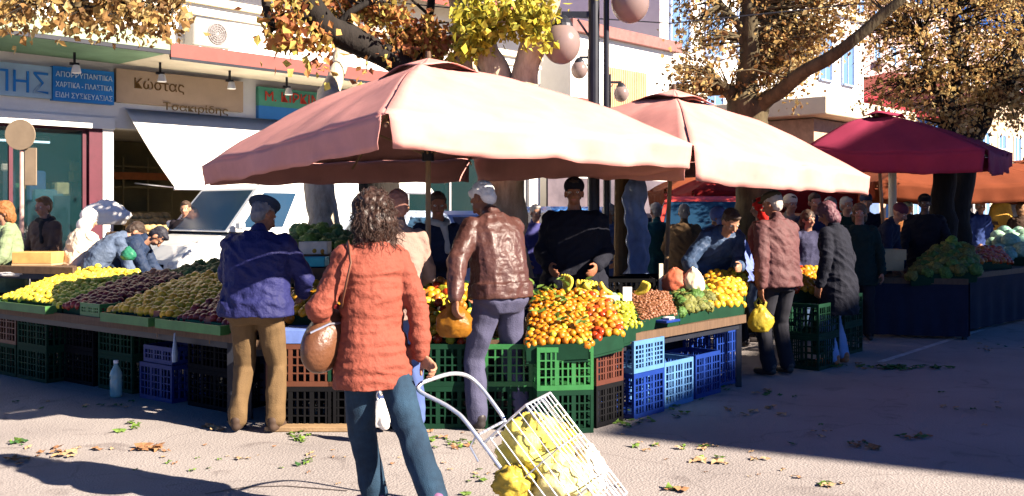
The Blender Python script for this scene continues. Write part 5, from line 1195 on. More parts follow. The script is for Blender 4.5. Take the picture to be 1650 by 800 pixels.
LT = [(30, 714, 10, 3, 9, (0, 3), 'green leaf scrap at the far left of the sunlit ground', .8), (212, 688, 8, 4, 7, (0,), 'bright green leaf scrap in the sun below the left stall', .9), (345, 693, 8, 3, 5, (1, 2), 'reddish leaf beside the khaki trousers', .9),
      (240, 725, 18, 2, 9, (1,), 'rusty leaf in the long flat patch on the sunlit ground', 1.2), (95, 730, 40, 5, 16, (2, 1), 'tan leaf scattered on the left sunlit ground', .9), (20, 745, 12, 3, 5, (1,), 'brown leaf at the left edge of the sunlit ground', .9),
      (355, 742, 60, 10, 10, (2, 0), 'dry leaf scrap below the khaki trousers', .6), (495, 708, 12, 5, 9, (0,), 'green scrap behind the walking woman', .8), (475, 745, 20, 6, 8, (3, 0, 2), 'small green leaf left of the walking woman', .7),
      (700, 715, 24, 7, 22, (0, 1, 0), 'green leaf scrap below the dark green crates', .75), (745, 716, 12, 4, 8, (2, 0), 'yellowish scrap below the grey trousers', .8), (780, 770, 25, 12, 10, (2, 0), 'dry scrap left of the shopping trolley', .6),
      (1010, 680, 26, 4, 14, (3, 0), 'dark green scrap at the corner of the stall', .8), (1060, 655, 26, 6, 16, (3, 0), 'green scrap in the shade in front of the blue crates', .9), (1110, 628, 38, 6, 34, (3, 3, 0, 1), 'vegetable leaf swept against the blue crates', 1.0),
      (1080, 722, 40, 4, 14, (2, 0), 'leaf scrap in the sun right of the trolley', .7), (1145, 743, 18, 3, 9, (0, 2), 'green scrap near the right shadow edge', .8), (1220, 740, 20, 8, 5, (2, 0), 'small scrap near the right shadow edge', .6), (1340, 782, 14, 2, 6, (0, 2), 'green leaf on the sunlit strip at lower right', .8), (1085, 790, 10, 2, 5, (0, 1), 'leaf at the bottom edge right of the trolley', .8),
      (1385, 720, 18, 3, 7, (1, 3), 'brown leaf in the shaded road near the shadow edge', 1.0), (1470, 706, 14, 2, 6, (1, 3), 'dark leaf pair in the shaded road', 1.0), (1225, 662, 20, 3, 6, (1, 2), 'leaf on the shaded road by the man with the yellow bag', .9), (1240, 635, 20, 3, 8, (2, 3), 'pale scrap behind the feet of the man with the yellow bag', .8),
      (1330, 700, 30, 10, 6, (2, 3), 'small leaf in the middle of the shaded road', .6), (1570, 655, 40, 12, 8, (3, 2), 'small leaf at the far right of the shaded road', .7), (1600, 560, 25, 8, 8, (2, 3), 'leaf near the painted line', .8), (1380, 592, 26, 3, 18, (3, 1, 0), 'leaf swept against the dark stall', .9),
      (1460, 594, 30, 3, 34, (3,), 'dark leaf in the wet heap beside the painted line', 1.1), (160, 650, 60, 5, 12, (2, 3), 'leaf in the shade below the left stall', .7), (600, 735, 200, 30, 20, (2, 1), 'dry crumb of leaf on the sunlit ground', .45), (1050, 760, 200, 18, 16, (2, 1), 'dry crumb of leaf on the right sunlit ground', .45)]
for a in LT: litter(a[0], a[1], a[2], a[3], a[4], a[5], a[6], a[6].replace(' leaf', ' leaves', 1), a[7])
mb = MB(); g0, g1 = G(30, 646), G(225, 654); mb.tube([g0 + V(0, 0, .012), (g0 + g1) / 2 + V(0, .12, .03), g1 + V(0, 0, .012)], [.012, .02, .008], 6); 

# dark cloth added behind the crates to block light under the stalls
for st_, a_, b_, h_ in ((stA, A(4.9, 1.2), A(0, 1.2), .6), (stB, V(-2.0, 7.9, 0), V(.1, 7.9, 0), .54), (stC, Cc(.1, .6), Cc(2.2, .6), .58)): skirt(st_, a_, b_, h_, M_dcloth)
# ------------------------------------------------------------------ people
def smooth_mesh(mb, name, vox, it=3, disp=None, origin=(0, 0, 0), fac=.5):
    me = mb.mesh('tmp'); ob = bpy.data.objects.new('tmp', me); COL.objects.link(ob)
    rm = ob.modifiers.new('r', 'REMESH'); rm.mode = 'VOXEL'; rm.voxel_size = vox; rm.adaptivity = 0
    sm = ob.modifiers.new('s', 'SMOOTH'); sm.factor = fac; sm.iterations = it
    dg = bpy.context.evaluated_depsgraph_get(); out = bpy.data.meshes.new_from_object(ob.evaluated_get(dg)); bpy.data.objects.remove(ob); bpy.data.meshes.remove(me)
    out.name = name
    if disp:
        n = len(out.vertices); co = np.empty(n * 3, np.float32); out.vertices.foreach_get('co', co); co = co.reshape(-1, 3)
        no = np.empty(n * 3, np.float32); out.vertex_normals.foreach_get('vector', no); no = no.reshape(-1, 3)
        d = np.array([disp(Vector(c)) for c in co])
        co = co + no * d[:, None]; out.vertices.foreach_set('co', co.ravel().astype(np.float32)); out.update()
    out.shade_smooth(); return out
def loft(mb, rings, n=18):
    """rings: (centre, xaxis*rx, yaxis*ry)"""
    vs = []
    for c, ax, ay in rings:
        for k in range(n):
            a = 2 * PI * k / n; ca, sa = math.cos(a), math.sin(a)
            vs.append(c + ax * (abs(ca) ** .85 * (1 if ca > 0 else -1)) + ay * (abs(sa) ** .85 * (1 if sa > 0 else -1)))
    m = len(rings)
    fsx = [(i * n + k, i * n + (k + 1) % n, (i + 1) * n + (k + 1) % n, (i + 1) * n + k) for i in range(m - 1) for k in range(n)]
    fsx += [tuple(range(n))[::-1], tuple((m - 1) * n + k for k in range(n))]
    mb.add(vs, fsx)

def folds(kind, amp, seed):
    sv = Vector((seed * 3.1, seed * 1.7, 0))
    def f(p):
        if kind == 'quilt':
            q = Vector((p.x * 3, p.y * 3, p.z * 13)) + sv
            zz_ = (p.z + .012 * noise.noise(p * 6)) / .072; gr = abs(zz_ - round(zz_)); w_ = noise.noise(q) * 1.1 - 1.5 * abs(noise.noise(q * 1.6)) + .3 * noise.noise(p * 30) + .4 - .32 * math.exp(-(gr / .12) ** 2)
        elif kind == 'leather':
            q = Vector((p.x * 13, p.y * 11, p.z * 6)) + sv
            w_ = .9 - 2.8 * abs(noise.noise(q)) + .5 * noise.noise(p * 24 + sv) - 1.0 * abs(noise.noise(Vector((p.x * 8, p.y * 8, p.z * 26))))
        elif kind == 'trouser':
            q = Vector((p.x * 9, p.y * 7, p.z * 3.2)) + sv
            w_ = 1.0 - 2.4 * abs(noise.noise(q)) + .7 * noise.noise(Vector((p.x * 6, p.y * 6, p.z * 16)))
        else:
            q = Vector((p.x * 9 + p.z * 5, p.y * 7, p.z * 11 + p.x * 4)) + sv
            w_ = .8 - 2.6 * abs(noise.noise(q)) + .5 * noise.noise(p * 24 + sv) - .6 * abs(noise.noise(q * 2.3))
        return amp * w_
    return f

def person(label, pos, facing, H=1.7, lean=0.0, bulk=1.0, head_pitch=0.0, head_yaw=0.0, hands=None, feet=None, elbows=None,
           top=None, top_len=.0, top_fold='cloth', legs=None, skin=None, hair=None, hair_kind='short', hat=None, shoes=None,
           vox=.010, detail=False, group=None, skirt_=None, scarf=None, sit=0.0, curl=.5, hand_dirs=None, lean_side=0.0, sleeve_end=.96, collar=True):
    skin = skin or M_skin; s = H / 1.70
    pos = Vector(pos); fx, fy = facing; rz = math.atan2(-fx, fy)
    t = thing('person', label, 'person', pos, rz, group); Rm = Matrix.Rotation(-rz, 3, 'Z')
    def L(p): return Rm @ (Vector(p) - pos)
    # spine
    def frame(z):
        z /= s if False else 1
        n_ = 24; p = Vector((0, 0, min(z, .92))); M = Matrix.Identity(3)
        if z <= .92: return p, M
        step = (z - .92) / n_; ang = 0
        for k in range(n_):
            zz = .92 + step * (k + .5); a = min(1, max(0, (zz - .92) / .32)); a = a * a * (3 - 2 * a)
            M = Matrix.Rotation(-lean * a, 3, 'X') @ Matrix.Rotation(lean_side * a, 3, 'Y'); p = p + M @ Vector((0, 0, step))
        return p, M
    def up(x, y, z):
        p, M = frame(z); return (p + M @ Vector((x, y, 0)))
    pz = -sit
    bw = bulk
    sh = {k: up(k * .175 * (1 + (bw - 1) * .5), -.01, 1.385) for k in (-1, 1)}
    head_p, HM = frame(1.50); HM = HM @ Matrix.Rotation(-head_pitch, 3, 'X') @ Matrix.Rotation(head_yaw, 3, 'Z')
    def hd(x, y, z): return head_p + HM @ Vector((x, y, z))
    wr = {}; el = {}
    for k in (-1, 1):
        h_ = (hands or {}).get(k)
        w_ = L(h_) / s if h_ is not None and len(h_) == 3 and not isinstance(h_, tuple) else (Vector(h_) if h_ is not None else up(k * .27 * bw ** .5, .06, .86) if lean < .3 else sh[k] + Vector((k * .04, .12, -.52)))
        d = w_ - sh[k]; a, b = .285, .262; dl = min(d.length, (a + b) * .985); w_ = sh[k] + d.normalized() * dl; wr[k] = w_
        dn = d.normalized(); ca = (a * a + dl * dl - b * b) / (2 * a * dl); hh = a * math.sqrt(max(0, 1 - ca * ca))
        hint = Vector((elbows or {}).get(k, (k * .5, -.8, -.5))); hint = (hint - dn * hint.dot(dn)).normalized(); el[k] = sh[k] + dn * a * ca + hint * hh
    hip = {k: Vector((k * .088, 0, .90)) for k in (-1, 1)}
    an = {}; kn = {}; fd = {}
    for k in (-1, 1):
        f_ = (feet or {}).get(k, (k * .11, 0, 0.085, 0)); an[k] = Vector(f_[:3]); fd[k] = f_[3] if len(f_) > 3 else 0
        d = an[k] - hip[k]; a, b = .43, .41; dl = min(d.length, (a + b) * .995); dn = d.normalized(); an[k] = hip[k] + dn * dl
        ca = (a * a + dl * dl - b * b) / (2 * a * dl); hh = a * math.sqrt(max(0, 1 - ca * ca)); hint = Vector((k * .1, 1, 0)); hint = (hint - dn * hint.dot(dn)).normalized(); kn[k] = hip[k] + dn * a * ca + hint * hh
    X = Vector((1, 0, 0)); Yv = Vector((0, 1, 0))
    def torso(mb, rings, infl=0.0):
        rr = []
        for z, rx, ry, oy in rings:
            p, M = frame(z); rr.append((p + M @ Vector((0, oy, 0)), M @ X * (rx * bw + infl), M @ Yv * (ry * bw + infl)))
        loft(mb, rr)
    TR = [(.80, .10, .07, 0), (.86, .155, .105, -.01), (.94, .165, .112, -.01), (1.03, .148, .10, 0), (1.12, .142, .10, .0), (1.22, .155, .108, 0), (1.31, .168, .112, 0), (1.37, .165, .10, 0), (1.42, .12, .08, 0), (1.45, .07, .062, 0)]
    def limb_leg(mb, k, i=0.0, end=1.0):
        a2 = kn[k].lerp(an[k], end)
        mb.capsule(hip[k], kn[k], .082 * bw ** .5 + i, .056 + i, 14); mb.capsule(kn[k], kn[k].lerp(an[k], .4), .056 + i, .053 + i, 12); mb.capsule(kn[k].lerp(an[k], .4), a2, .053 + i, .038 + i, 12)
    def limb_arm(mb, k, i=0.0, end=1.0):
        mb.capsule(sh[k] + Vector((-k * .02, 0, 0)), el[k], .050 + i * 1.1, .040 + i, 12); mb.capsule(el[k], el[k].lerp(wr[k], .4), .041 + i, .037 + i, 12); mb.capsule(el[k].lerp(wr[k], .4), el[k].lerp(wr[k], end), .037 + i, .026 + i, 12)
    # body --------------------------------------------------------------
    mb = MB(); torso(mb, TR, -.008)
    for k in (-1, 1):
        limb_leg(mb, k, -.006); limb_arm(mb, k, -.002)
        fdv = Matrix.Rotation(fd[k], 3, 'X') @ Vector((k * .12, 1, 0)); fdv.normalize(); mb.capsule(an[k] + Vector((0, -.02, -.04)), an[k] + fdv * .14 + Vector((0, 0, -.055)), .032, .025, 10)
    p1, _ = frame(1.40); mb.capsule(p1, hd(0, .0, .04), .056, .052, 12)
    mb.ell(hd(0, -.012, .145), (.073, .092, .095), HM, 20, 14); mb.ell(hd(0, .022, .085), (.056, .066, .078), HM, 18, 12); mb.ell(hd(0, .052, .048), (.034, .032, .03), HM)
    mb.capsule(hd(0, .082, .125), hd(0, .104, .088), .010, .016, 8)
    for k in (-1, 1):
        mb.ell(hd(k * .076, -.008, .105), (.010, .022, .033), HM, 10, 8); mb.ell(hd(k * .032, .062, .085), (.024, .022, .022), HM, 10, 8)
        mb.capsule(hd(k * .014, .08, .138), hd(k * .048, .066, .138), .010, .009, 8)
        # hand
        f = ((hand_dirs or {}).get(k) and Vector(hand_dirs[k]).normalized()) or (wr[k] - el[k]).normalized()
        side = Vector((-k, 0, 0)) - f * Vector((-k, 0, 0)).dot(f)
        if side.length < .2: side = Vector((0, 0, -1)) - f * Vector((0, 0, -1)).dot(f)
        pn = side.normalized(); lat = f.cross(pn).normalized()       # palm normal, across the palm
        if lat.dot(Yv) < 0: lat = -lat
        w0 = wr[k]; Mp = Matrix((lat, pn, f)).transposed(); mb.ell(w0 + f * .055, (.042, .017, .055), Mp, 12, 10)
        for q in range(4):
            off = (q - 1.5) * .021; fl = (.026, .030, .031, .024)[3 - q]; p0 = w0 + f * .075 - lat * off; d0 = f; c_ = curl * 1.15; pts = [w0 + f * .05 - lat * off * .7, p0 + f * .015]
            for j in range(3):
                ang = c_ * (.5 + j * .75); dd_ = f * math.cos(ang) + pn * math.sin(ang); pts.append(pts[-1] + dd_ * (fl * (1.05 - .16 * j)))
            for j in range(4): mb.capsule(pts[j], pts[j + 1], .0098 - .0007 * j, .0092 - .0007 * j, 8)
        th0 = w0 + f * .025 + lat * .025; th1 = th0 + (f * .5 + lat * .55 + pn * .5) * .042; th2 = th1 + (f * .8 + pn * .65 * (.5 + curl)).normalized() * .034
        mb.capsule(th0, th1, .013, .0115, 8); mb.capsule(th1, th2, .011, .009, 8)
    body = smooth_mesh(mb, 'body', .0068 if detail else vox * .85, 2 if detail else 1)
    def place(me, nm, m):
        o = bpy.data.objects.new(nm, me); COL.objects.link(o); me.materials.clear(); me.materials.append(m); o.parent = t; return o
    place(body, 'body', skin)
    seed = (hash(label) % 97) / 7.0 if False else (sum(map(ord, label)) % 97) / 7.0
    # trousers
    if legs:
        mb = MB(); torso(mb, [(.80, .12, .09, 0), (.88, .165, .118, -.012), (.95, .168, .116, -.008), (1.03, .150, .105, 0)], .010)
        for k in (-1, 1):
            mb.capsule(hip[k], kn[k], .094 * bw ** .5, .074, 14); mb.capsule(kn[k], an[k] + Vector((0, -.0, .012)), .074, .066, 12)
        me = smooth_mesh(mb, 'trousers', vox, 3, folds('trouser', .0085, seed)); place(me, 'trousers', legs)
    if skirt_:
        mb = MB(); torso(mb, [(.46, .21, .16, 0), (.7, .2, .15, 0), (.88, .18, .13, -.01), (1.03, .155, .11, 0)], .012); place(smooth_mesh(mb, 'skirt', vox, 3, folds('trouser', .01, seed)), 'skirt', skirt_)
    for k in (-1, 1):
        mb = MB(); fdv = Matrix.Rotation(fd[k], 3, 'X') @ Vector((k * .12, 1, 0)); fdv.normalize(); upv = Matrix.Rotation(fd[k], 3, 'X') @ Vector((0, 0, 1))
        b0_ = an[k] - upv * .043 - fdv * .035; b1_ = an[k] - upv * .05 + fdv * .155
        mb.capsule(b0_ + upv * .01, b1_, .040, .033, 12); mb.capsule(b0_ + upv * .05, b0_ + fdv * .07 + upv * .02, .042, .035, 12)
        me = smooth_mesh(mb, 'shoe', vox, 2); place(me, 'shoe', shoes or mat('black_shoe', (.03, .025, .025), .45, .2, 10))
    # jacket
    if top:
        zl = .80 - top_len; infl = .026
        lg = .022 if top_len > 0 else 0
        R0 = [(zl, .187 + lg, .137 + lg, -.005), (max(.86, zl + .1), .184 + lg, .134 + lg, -.005), (1.0, .168, .122, 0), (1.12, .162, .118, .0), (1.22, .168, .122, 0), (1.31, .176, .122, 0), (1.37, .170, .108, -.005), (1.42, .125, .088, -.008), (1.465, .075, .072, -.012)]
        mb = MB(); torso(mb, R0, .022)
        for k in (-1, 1): limb_arm(mb, k, .024 * bw, sleeve_end); mb.ell(sh[k] + Vector((-k * .02, 0, 0)), (.078 * bw, .075 * bw, .07))
        if collar: mb.capsule(up(0, -.03, 1.44), up(0, -.03, 1.485), .070, .062, 14)
        amp = {'quilt': .012, 'leather': .0065, 'cloth': .009}[top_fold]
        me = smooth_mesh(mb, 'jacket', vox * .9, 3, folds(top_fold, amp, seed)); place(me, 'jacket', top)
    # hair
    hm = hair or mat('dark_hair', (.04, .025, .018), .6, .3, 30, .4, 120, stretch=(1, 1, .2))
    if hair_kind == 'short':
        mb = MB(); mb.ell(hd(0, -.022, .158), (.080, .094, .090), HM, 18, 12); mb.ell(hd(0, -.052, .11), (.070, .055, .075), HM, 14, 10); mb.ell(hd(0, .045, .205), (.055, .04, .03), HM)
        place(smooth_mesh(mb, 'hair', vox * .8, 1, lambda p: .006 * noise.noise(p * 38) + .004 * noise.noise(p * 90)), 'hair', hm)
    elif hair_kind == 'bob':
        mb = MB(); mb.ell(hd(0, -.02, .155), (.092, .105, .098), HM, 18, 12); mb.ell(hd(0, -.055, .07), (.098, .07, .11), HM, 16, 12)
        place(smooth_mesh(mb, 'hair', vox * .8, 1, lambda p: .012 * noise.noise(p * 24) + .006 * noise.noise(p * 60)), 'hair', hm)
    elif hair_kind == 'curly':
        rnd = random.Random(3); mb = MB(); lo = []
        mb.ell(hd(0, -.025, .155), (.098, .108, .098), HM, 20, 14); mb.ell(hd(0, -.055, .07), (.112, .082, .12), HM, 20, 14)
        place(smooth_mesh(mb, 'hair', .009, 1, lambda p: .016 * noise.noise(p * 18) + .012 * noise.noise(Vector((p.x * 60, p.y * 60, p.z * 22)))), 'hair', hm)
        mb = MB()
        for q in range(620):
            a = rnd.uniform(0, 2 * PI); z = rnd.uniform(-.035, .245); r0 = (.115 if z < .12 else .104 * math.sqrt(max(.05, 1 - ((z - .12) / .145) ** 2)))
            x, y = r0 * math.cos(a), -.04 + r0 * .88 * math.sin(a)
            if y > .01 and z < .215: 
                if abs(x) < .085 or z < .05: continue
            ph = rnd.uniform(0, 6); rc = rnd.uniform(.003, .013); ln = rnd.uniform(.02, .09); tn = rnd.uniform(3, 11); dv = rnd.uniform(-.25, .35); pts = []
            for j in range(11):
                u = j / 10; pts.append(hd(x * (1 + dv * u) + rc * math.cos(ph + u * tn), y * (1 + dv * u) + rc * math.sin(ph + u * tn) - (.005 if y < 0 else 0), z - ln * u + .01))
            mb.tube(pts, [.0014 * (1 - .5 * j / 10) + .0005 for j in range(11)], 4)
        mb.build('hair_curls', mat('brown_hair', (.04, .02, .014), .45, .6, 30), t, smooth=True)
    elif hair_kind == 'bald': pass
    # hats
    if hat:
        hk, hmat = hat; mb = MB()
        if hk == 'cap':
            mb.ell(hd(0, -.01, .19), (.090, .108, .055), HM, 18, 10); mb.ell(hd(0, .085, .170), (.062, .055, .010), HM, 16, 8)
        elif hk == 'beanie': mb.ell(hd(0, -.015, .175), (.090, .106, .085), HM, 18, 12)
        elif hk == 'beret': mb.ell(hd(.0, -.02, .215), (.120, .125, .035), HM, 20, 10); mb.ell(hd(0, -.01, .185), (.086, .103, .04), HM, 18, 8)
        elif hk == 'headscarf': mb.ell(hd(0, -.02, .15), (.095, .105, .105), HM, 18, 12); mb.ell(hd(0, -.04, .03), (.11, .085, .10), HM, 16, 10)
        place(smooth_mesh(mb, 'hat', vox * .8, 1), 'hat', hmat)
    if scarf:
        mb = MB(); mb.tube([up(.085 * math.cos(a), -.01 + .080 * math.sin(a), 1.455 + .012 * math.sin(2 * a)) for a in np.linspace(0, 2 * PI, 17)], .035, 10); mb.capsule(up(-.05, .09, 1.43), up(-.08, .13, 1.22), .035, .03, 10)
        place(smooth_mesh(mb, 'scarf', vox, 2, folds('cloth', .006, seed)), 'scarf', scarf)
    # face
    for k in (-1, 1):
        mb = MB(); mb.ell(hd(k * .031, .071, .122), (.0125, .011, .009), HM, 10, 8); e_ = mb.build('eye', M_eye, t, smooth=True)
        mb = MB(); mb.ell(hd(k * .031, .0795, .122), (.006, .004, .006), HM, 8, 6); mb.build('iris', mat('iris', (.03, .02, .015), .2, .1, 5), e_)
    mb = MB(); mb.ell(hd(0, .082, .058), (.022, .008, .006), HM, 12, 6); mb.build('mouth', M_lip, t, smooth=True)
    t.scale = (s, s, s)
    t_ret = dict(t=t, wr={k: pos + Matrix.Rotation(rz, 3, 'Z') @ (wr[k] * s) for k in wr}, sh={k: pos + Matrix.Rotation(rz, 3, 'Z') @ (sh[k] * s) for k in sh}, rz=rz, s=s)
    return t_ret
# hands given as Vector = world target, as tuple = local target
def cl(n, c, r=.8, v=.18, b=.35, bs=90, **k): return mat(n, c, r, v, 5, b, bs, spec=.15, **k)

# woman with trolley
wpos = P(600, 0, 4.95); wpos.z = 0
Hh = P(688, 625, 4.93)
jacket_salmon = cl('salmon_jacket', (.20, .052, .034), .75, .10, .5, 40)
jeans = mat('blue_denim', (.007, .022, .048), .85, .45, 5, .3, 200, col2=(.018, .05, .09))
wom = person('woman with curly dark hair in a salmon quilted jacket and jeans pulling a trolley', wpos, (-.55, .84), H=1.61, lean=.05, bulk=.90,
    hands={1: Hh + V(-.01, .0, .055), -1: (-.14, .22, 1.02)}, elbows={1: (.35, -.75, -.1), -1: (-.8, -.55, -.2)},
    feet={-1: (.07, .12, .085, 0), 1: (.13, -.46, .17, -.6)}, top=jacket_salmon, top_len=.09, top_fold='quilt', legs=jeans, hair_kind='curly', hair=mat('brown_hair', (.04, .02, .014), .45, .6, 30),
    shoes=mat('purple_shoe', (.16, .06, .14), .6, .2, 10), vox=.0095, detail=True, head_pitch=.12, head_yaw=.15, curl=.95, hand_dirs={1: (.35, -.55, -.5)})
# handbag on her left
hb = P(527, 548, 4.93); t = thing('handbag', 'brown leather handbag hanging at the left hip of the woman in salmon', 'handbag', hb, wom['rz'] + .5)
mb = MB(); mb.ell((0, 0, 0), (.17, .095, .15), nu=26, nv=18); mb.v = [(x * (1 + .12 * -z / .12), y, z + .02 * math.sin(x * 14) - .05 * abs(x)) for x, y, z in mb.v]
mb.build('bag_body', mat('brown_leather', (.11, .045, .022), .35, .25, 6, .3, 40), t, smooth=True)
mb = MB(); mb.tube([(-.14, -.01, .05), (-.07, -.07, .09), (.06, -.08, .085), (.14, -.02, .05)], .006, 6); mb.build('zip', M_steel, t)
Rz = Matrix.Rotation(-(wom['rz'] + .5), 3, 'Z'); shl = Rz @ (wom['sh'][-1] + V(.03, -.03, .085) - hb)
mb = MB(); q1, q2 = Rz @ V(.05, -.14, .30), Rz @ V(.02, .08, .35)
mb.tube([(.10, 0, .07), shl * .45 + Rz @ V(.05, -.10, 0), shl * .8 + Rz @ V(.05, -.09, 0), shl, shl * .8 + Rz @ V(-.02, .13, 0), shl * .4 + Rz @ V(-.06, .12, 0), (-.10, 0, .07)], .014, 6, sy=.35); mb.build('strap', mat('strap_leather', (.14, .055, .03), .5), t, smooth=True)

# shopping trolley
tr = thing('shopping_trolley', 'light metal shopping trolley with wire basket pulled by the woman in salmon', 'shopping trolley', V(.2, 4.7, 0))
H0 = P(690, 622, 4.93); lat = V(.37, .93, 0).normalized(); J = P(768, 702, 4.78); ax = V(.60, -.32, -.74).normalized(); W_ = J + ax * .62
nup = (lat.cross(ax)).normalized(); nup = nup if nup.z > 0 else -nup
m_al = mat('aluminium_tube', (.60, .64, .72), .3, .1, 20, metal=.7)
def tp(a, l, n): return J + ax * a + lat * l + nup * n
near, far = 0.0, .34
mb = MB()
hp = [tp(.74, near, 0), tp(0, near, 0), J.lerp(H0, .5) + V(0, 0, .005), H0 + V(-.035, -.01, -.03), H0 + V(-.045, .02, .0), H0 + V(.0, .05, .02), H0 + V(.12, .16, .035), H0 + V(.22, .24, -.015), tp(0, far, .0) + V(-.02, 0, .05), tp(.1, far, 0), tp(.74, far, 0)]
sm = []
for i in range(len(hp) - 1):
    for k in range(5):
        u = k / 5; p0, p1, p2, p3 = hp[max(0, i - 1)], hp[i], hp[i + 1], hp[min(len(hp) - 1, i + 2)]
        sm.append(.5 * ((2 * p1) + (p2 - p0) * u + (2 * p0 - 5 * p1 + 4 * p2 - p3) * u * u + (3 * p1 - p0 - 3 * p2 + p3) * u ** 3))
sm.append(hp[-1]); mb.tube(sm, .0105, 10); mb.build('handle', m_al, tr, tr.location, smooth=True)
mb = MB()
for a in (.0, .2, .62): mb.tube([tp(a, near, 0), tp(a, far, 0)], .007, 8)
mb.tube([tp(.0, near, 0), tp(.02, near - .005, -.06), tp(.10, near - .005, -.07)], .006, 6); mb.build('cross_bars', m_al, tr, tr.location)
mb = MB(); dp = .30; b0_, b1_ = .05, .66; wa = .004
def ring(a, dpn, r_=wa): mb.tube([tp(a, near, .01), tp(a, near, dpn), tp(a, far, dpn), tp(a, far, .01), tp(a, near, .01)], r_, 6)
for a in (b0_, .3, .52, b1_): ring(a, dp, .006 if a in (b0_, b1_) else wa)
for k in range(8): l = near + (far - near) * k / 7; mb.tube([tp(b0_, l, dp), tp(b1_, l, dp), tp(b1_, l, .01)], wa if 0 < k < 7 else .006, 6)
for k in range(1, 6): n_ = dp * k / 6; mb.tube([tp(b0_, near, n_), tp(b1_, near, n_), tp(b1_, far, n_), tp(b0_, far, n_)], wa * .9, 6)
for k in range(10): a = b0_ + (b1_ - b0_) * k / 9; mb.tube([tp(a, far, .01), tp(a, far, dp), tp(a, far - .06, dp)], wa * .8, 5)
mb.build('basket', m_al, tr, tr.location)
for l in (near - .03, far + .03):
    c = tp(.70, l, -.02); c.z = max(.085, c.z); Mw = Matrix((ax.cross(lat).normalized(), lat.cross(ax.cross(lat)).normalized(), lat)).transposed()
    mb = MB(); mb.lathe(c, [(0, -.014), (.07, -.014), (.082, -.008), (.082, .008), (.07, .014), (0, .014)], 22, M=Mw); wo = mb.build('wheel', M_rubber, tr, tr.location); 
mb = MB(); mb.tube([tp(.70, near - .05, -.02), tp(.70, far + .05, -.02)], .008, 8); mb.build('axle', m_al, tr, tr.location)
ybag = mat('yellow_bag', (.86, .70, .05), .35, .12, 9, .6, 28, trans=.3, col2=(.90, .84, .30)); wbag = mat('milky_bag', (.78, .70, .58), .35, .15, 6, .5, 24, trans=.3)
bag_blob('big shiny yellow plastic bag filling the top of the shopping trolley', P(862, 728, 4.86), (.175, .15, .165), ybag, 'shopping_bag', 'bag', False, 5, crum=.34, neck=.2)
bag_blob('creased pale yellow bag lower down in the shopping trolley', P(905, 775, 4.78), (.16, .14, .13), mat('pale_yellow_bag', (.86, .76, .34), .35, .2, 9, .6, 30, trans=.3), 'shopping_bag', 'bag', False, 12, crum=.30, neck=.2)
bag_blob('small orange yellow bag at the far side of the shopping trolley', P(905, 706, 4.98), (.07, .08, .07), mat('amber_bag', (.70, .42, .05), .35, .2, 9, .5, 30, trans=.3), 'shopping_bag', 'bag', False, 8, crum=.25, neck=.2)
bag_blob('milky white bag against the outer rail of the shopping trolley', P(948, 768, 4.86), (.09, .10, .15), wbag, 'shopping_bag', 'bag', False, 15, crum=.25, neck=.1)
bag_blob('olive yellow bag at the near side of the shopping trolley', P(828, 778, 4.70), (.095, .08, .085), mat('olive_bag', (.56, .42, .06), .4, .25, 9, .5, 30, trans=.3), 'shopping_bag', 'bag', False, 18, crum=.3, neck=.05)

# man in blue
navy = cl('blue_jacket', (.018, .020, .085), .6, .18, .4, 60); khaki = mat('khaki_cloth', (.115, .070, .030), .85, .2, 5, .3, 120)
dcap = cl('dark_cap', (.02, .03, .055), .8)
person('man in a padded blue jacket and khaki trousers seen from behind at the stall', G(412, 697), (.12, .99), H=1.62, lean=.24, bulk=1.36, hands={1: (.24, .34, 1.0), -1: (-.2, .38, 1.0)}, elbows={1: (.7, -.5, -.4), -1: (-.8, -.5, -.3)},
    feet={-1: (-.14, .0, .085, 0), 1: (.14, .02, .085, 0)}, top=navy, top_len=-.06, legs=khaki, skin=M_skind, hair=mat('grey_hair', (.14, .13, .13), .7), hat=('beret', dcap), shoes=mat('tan_shoe', (.05, .03, .02), .7), vox=.0095, head_pitch=.35, head_yaw=-.5)
# old man in leather
leather = mat('brown_leather_jacket', (.060, .025, .021), .42, .25, 4, .3, 50, coat=.08); gtr = mat('grey_trouser', (.055, .055, .10), .8, .25, 5, .3, 120)
om = person('white haired man in a shiny brown leather jacket and grey trousers leaning over the stall', G(806, 692), (-.55, .80), H=1.77, lean=.36, bulk=1.12, hands={1: (.12, .40, .92), -1: V(*P(733, 486, 6.72))}, elbows={1: (.6, -.5, -.5), -1: (-.8, -.3, -.5)},
    feet={-1: (-.15, .06, .085, 0), 1: (.15, -.06, .085, 0)}, top=leather, top_len=-.10, top_fold='leather', legs=gtr, skin=M_skind, hair=mat('white_hair', (.78, .74, .68), .7, .1, 30, .4, 100), vox=.0095, head_pitch=.30, head_yaw=.25, curl=.8)
t = bag_blob('amber plastic bag held by the white haired man in front of the crates', P(732, 520, 6.78), (.125, .10, .13), mat('amber_clear_bag', (.36, .15, .015), .35, .3, 9, .4, 30, trans=.4), 'shopping_bag', 'bag', True, 21)
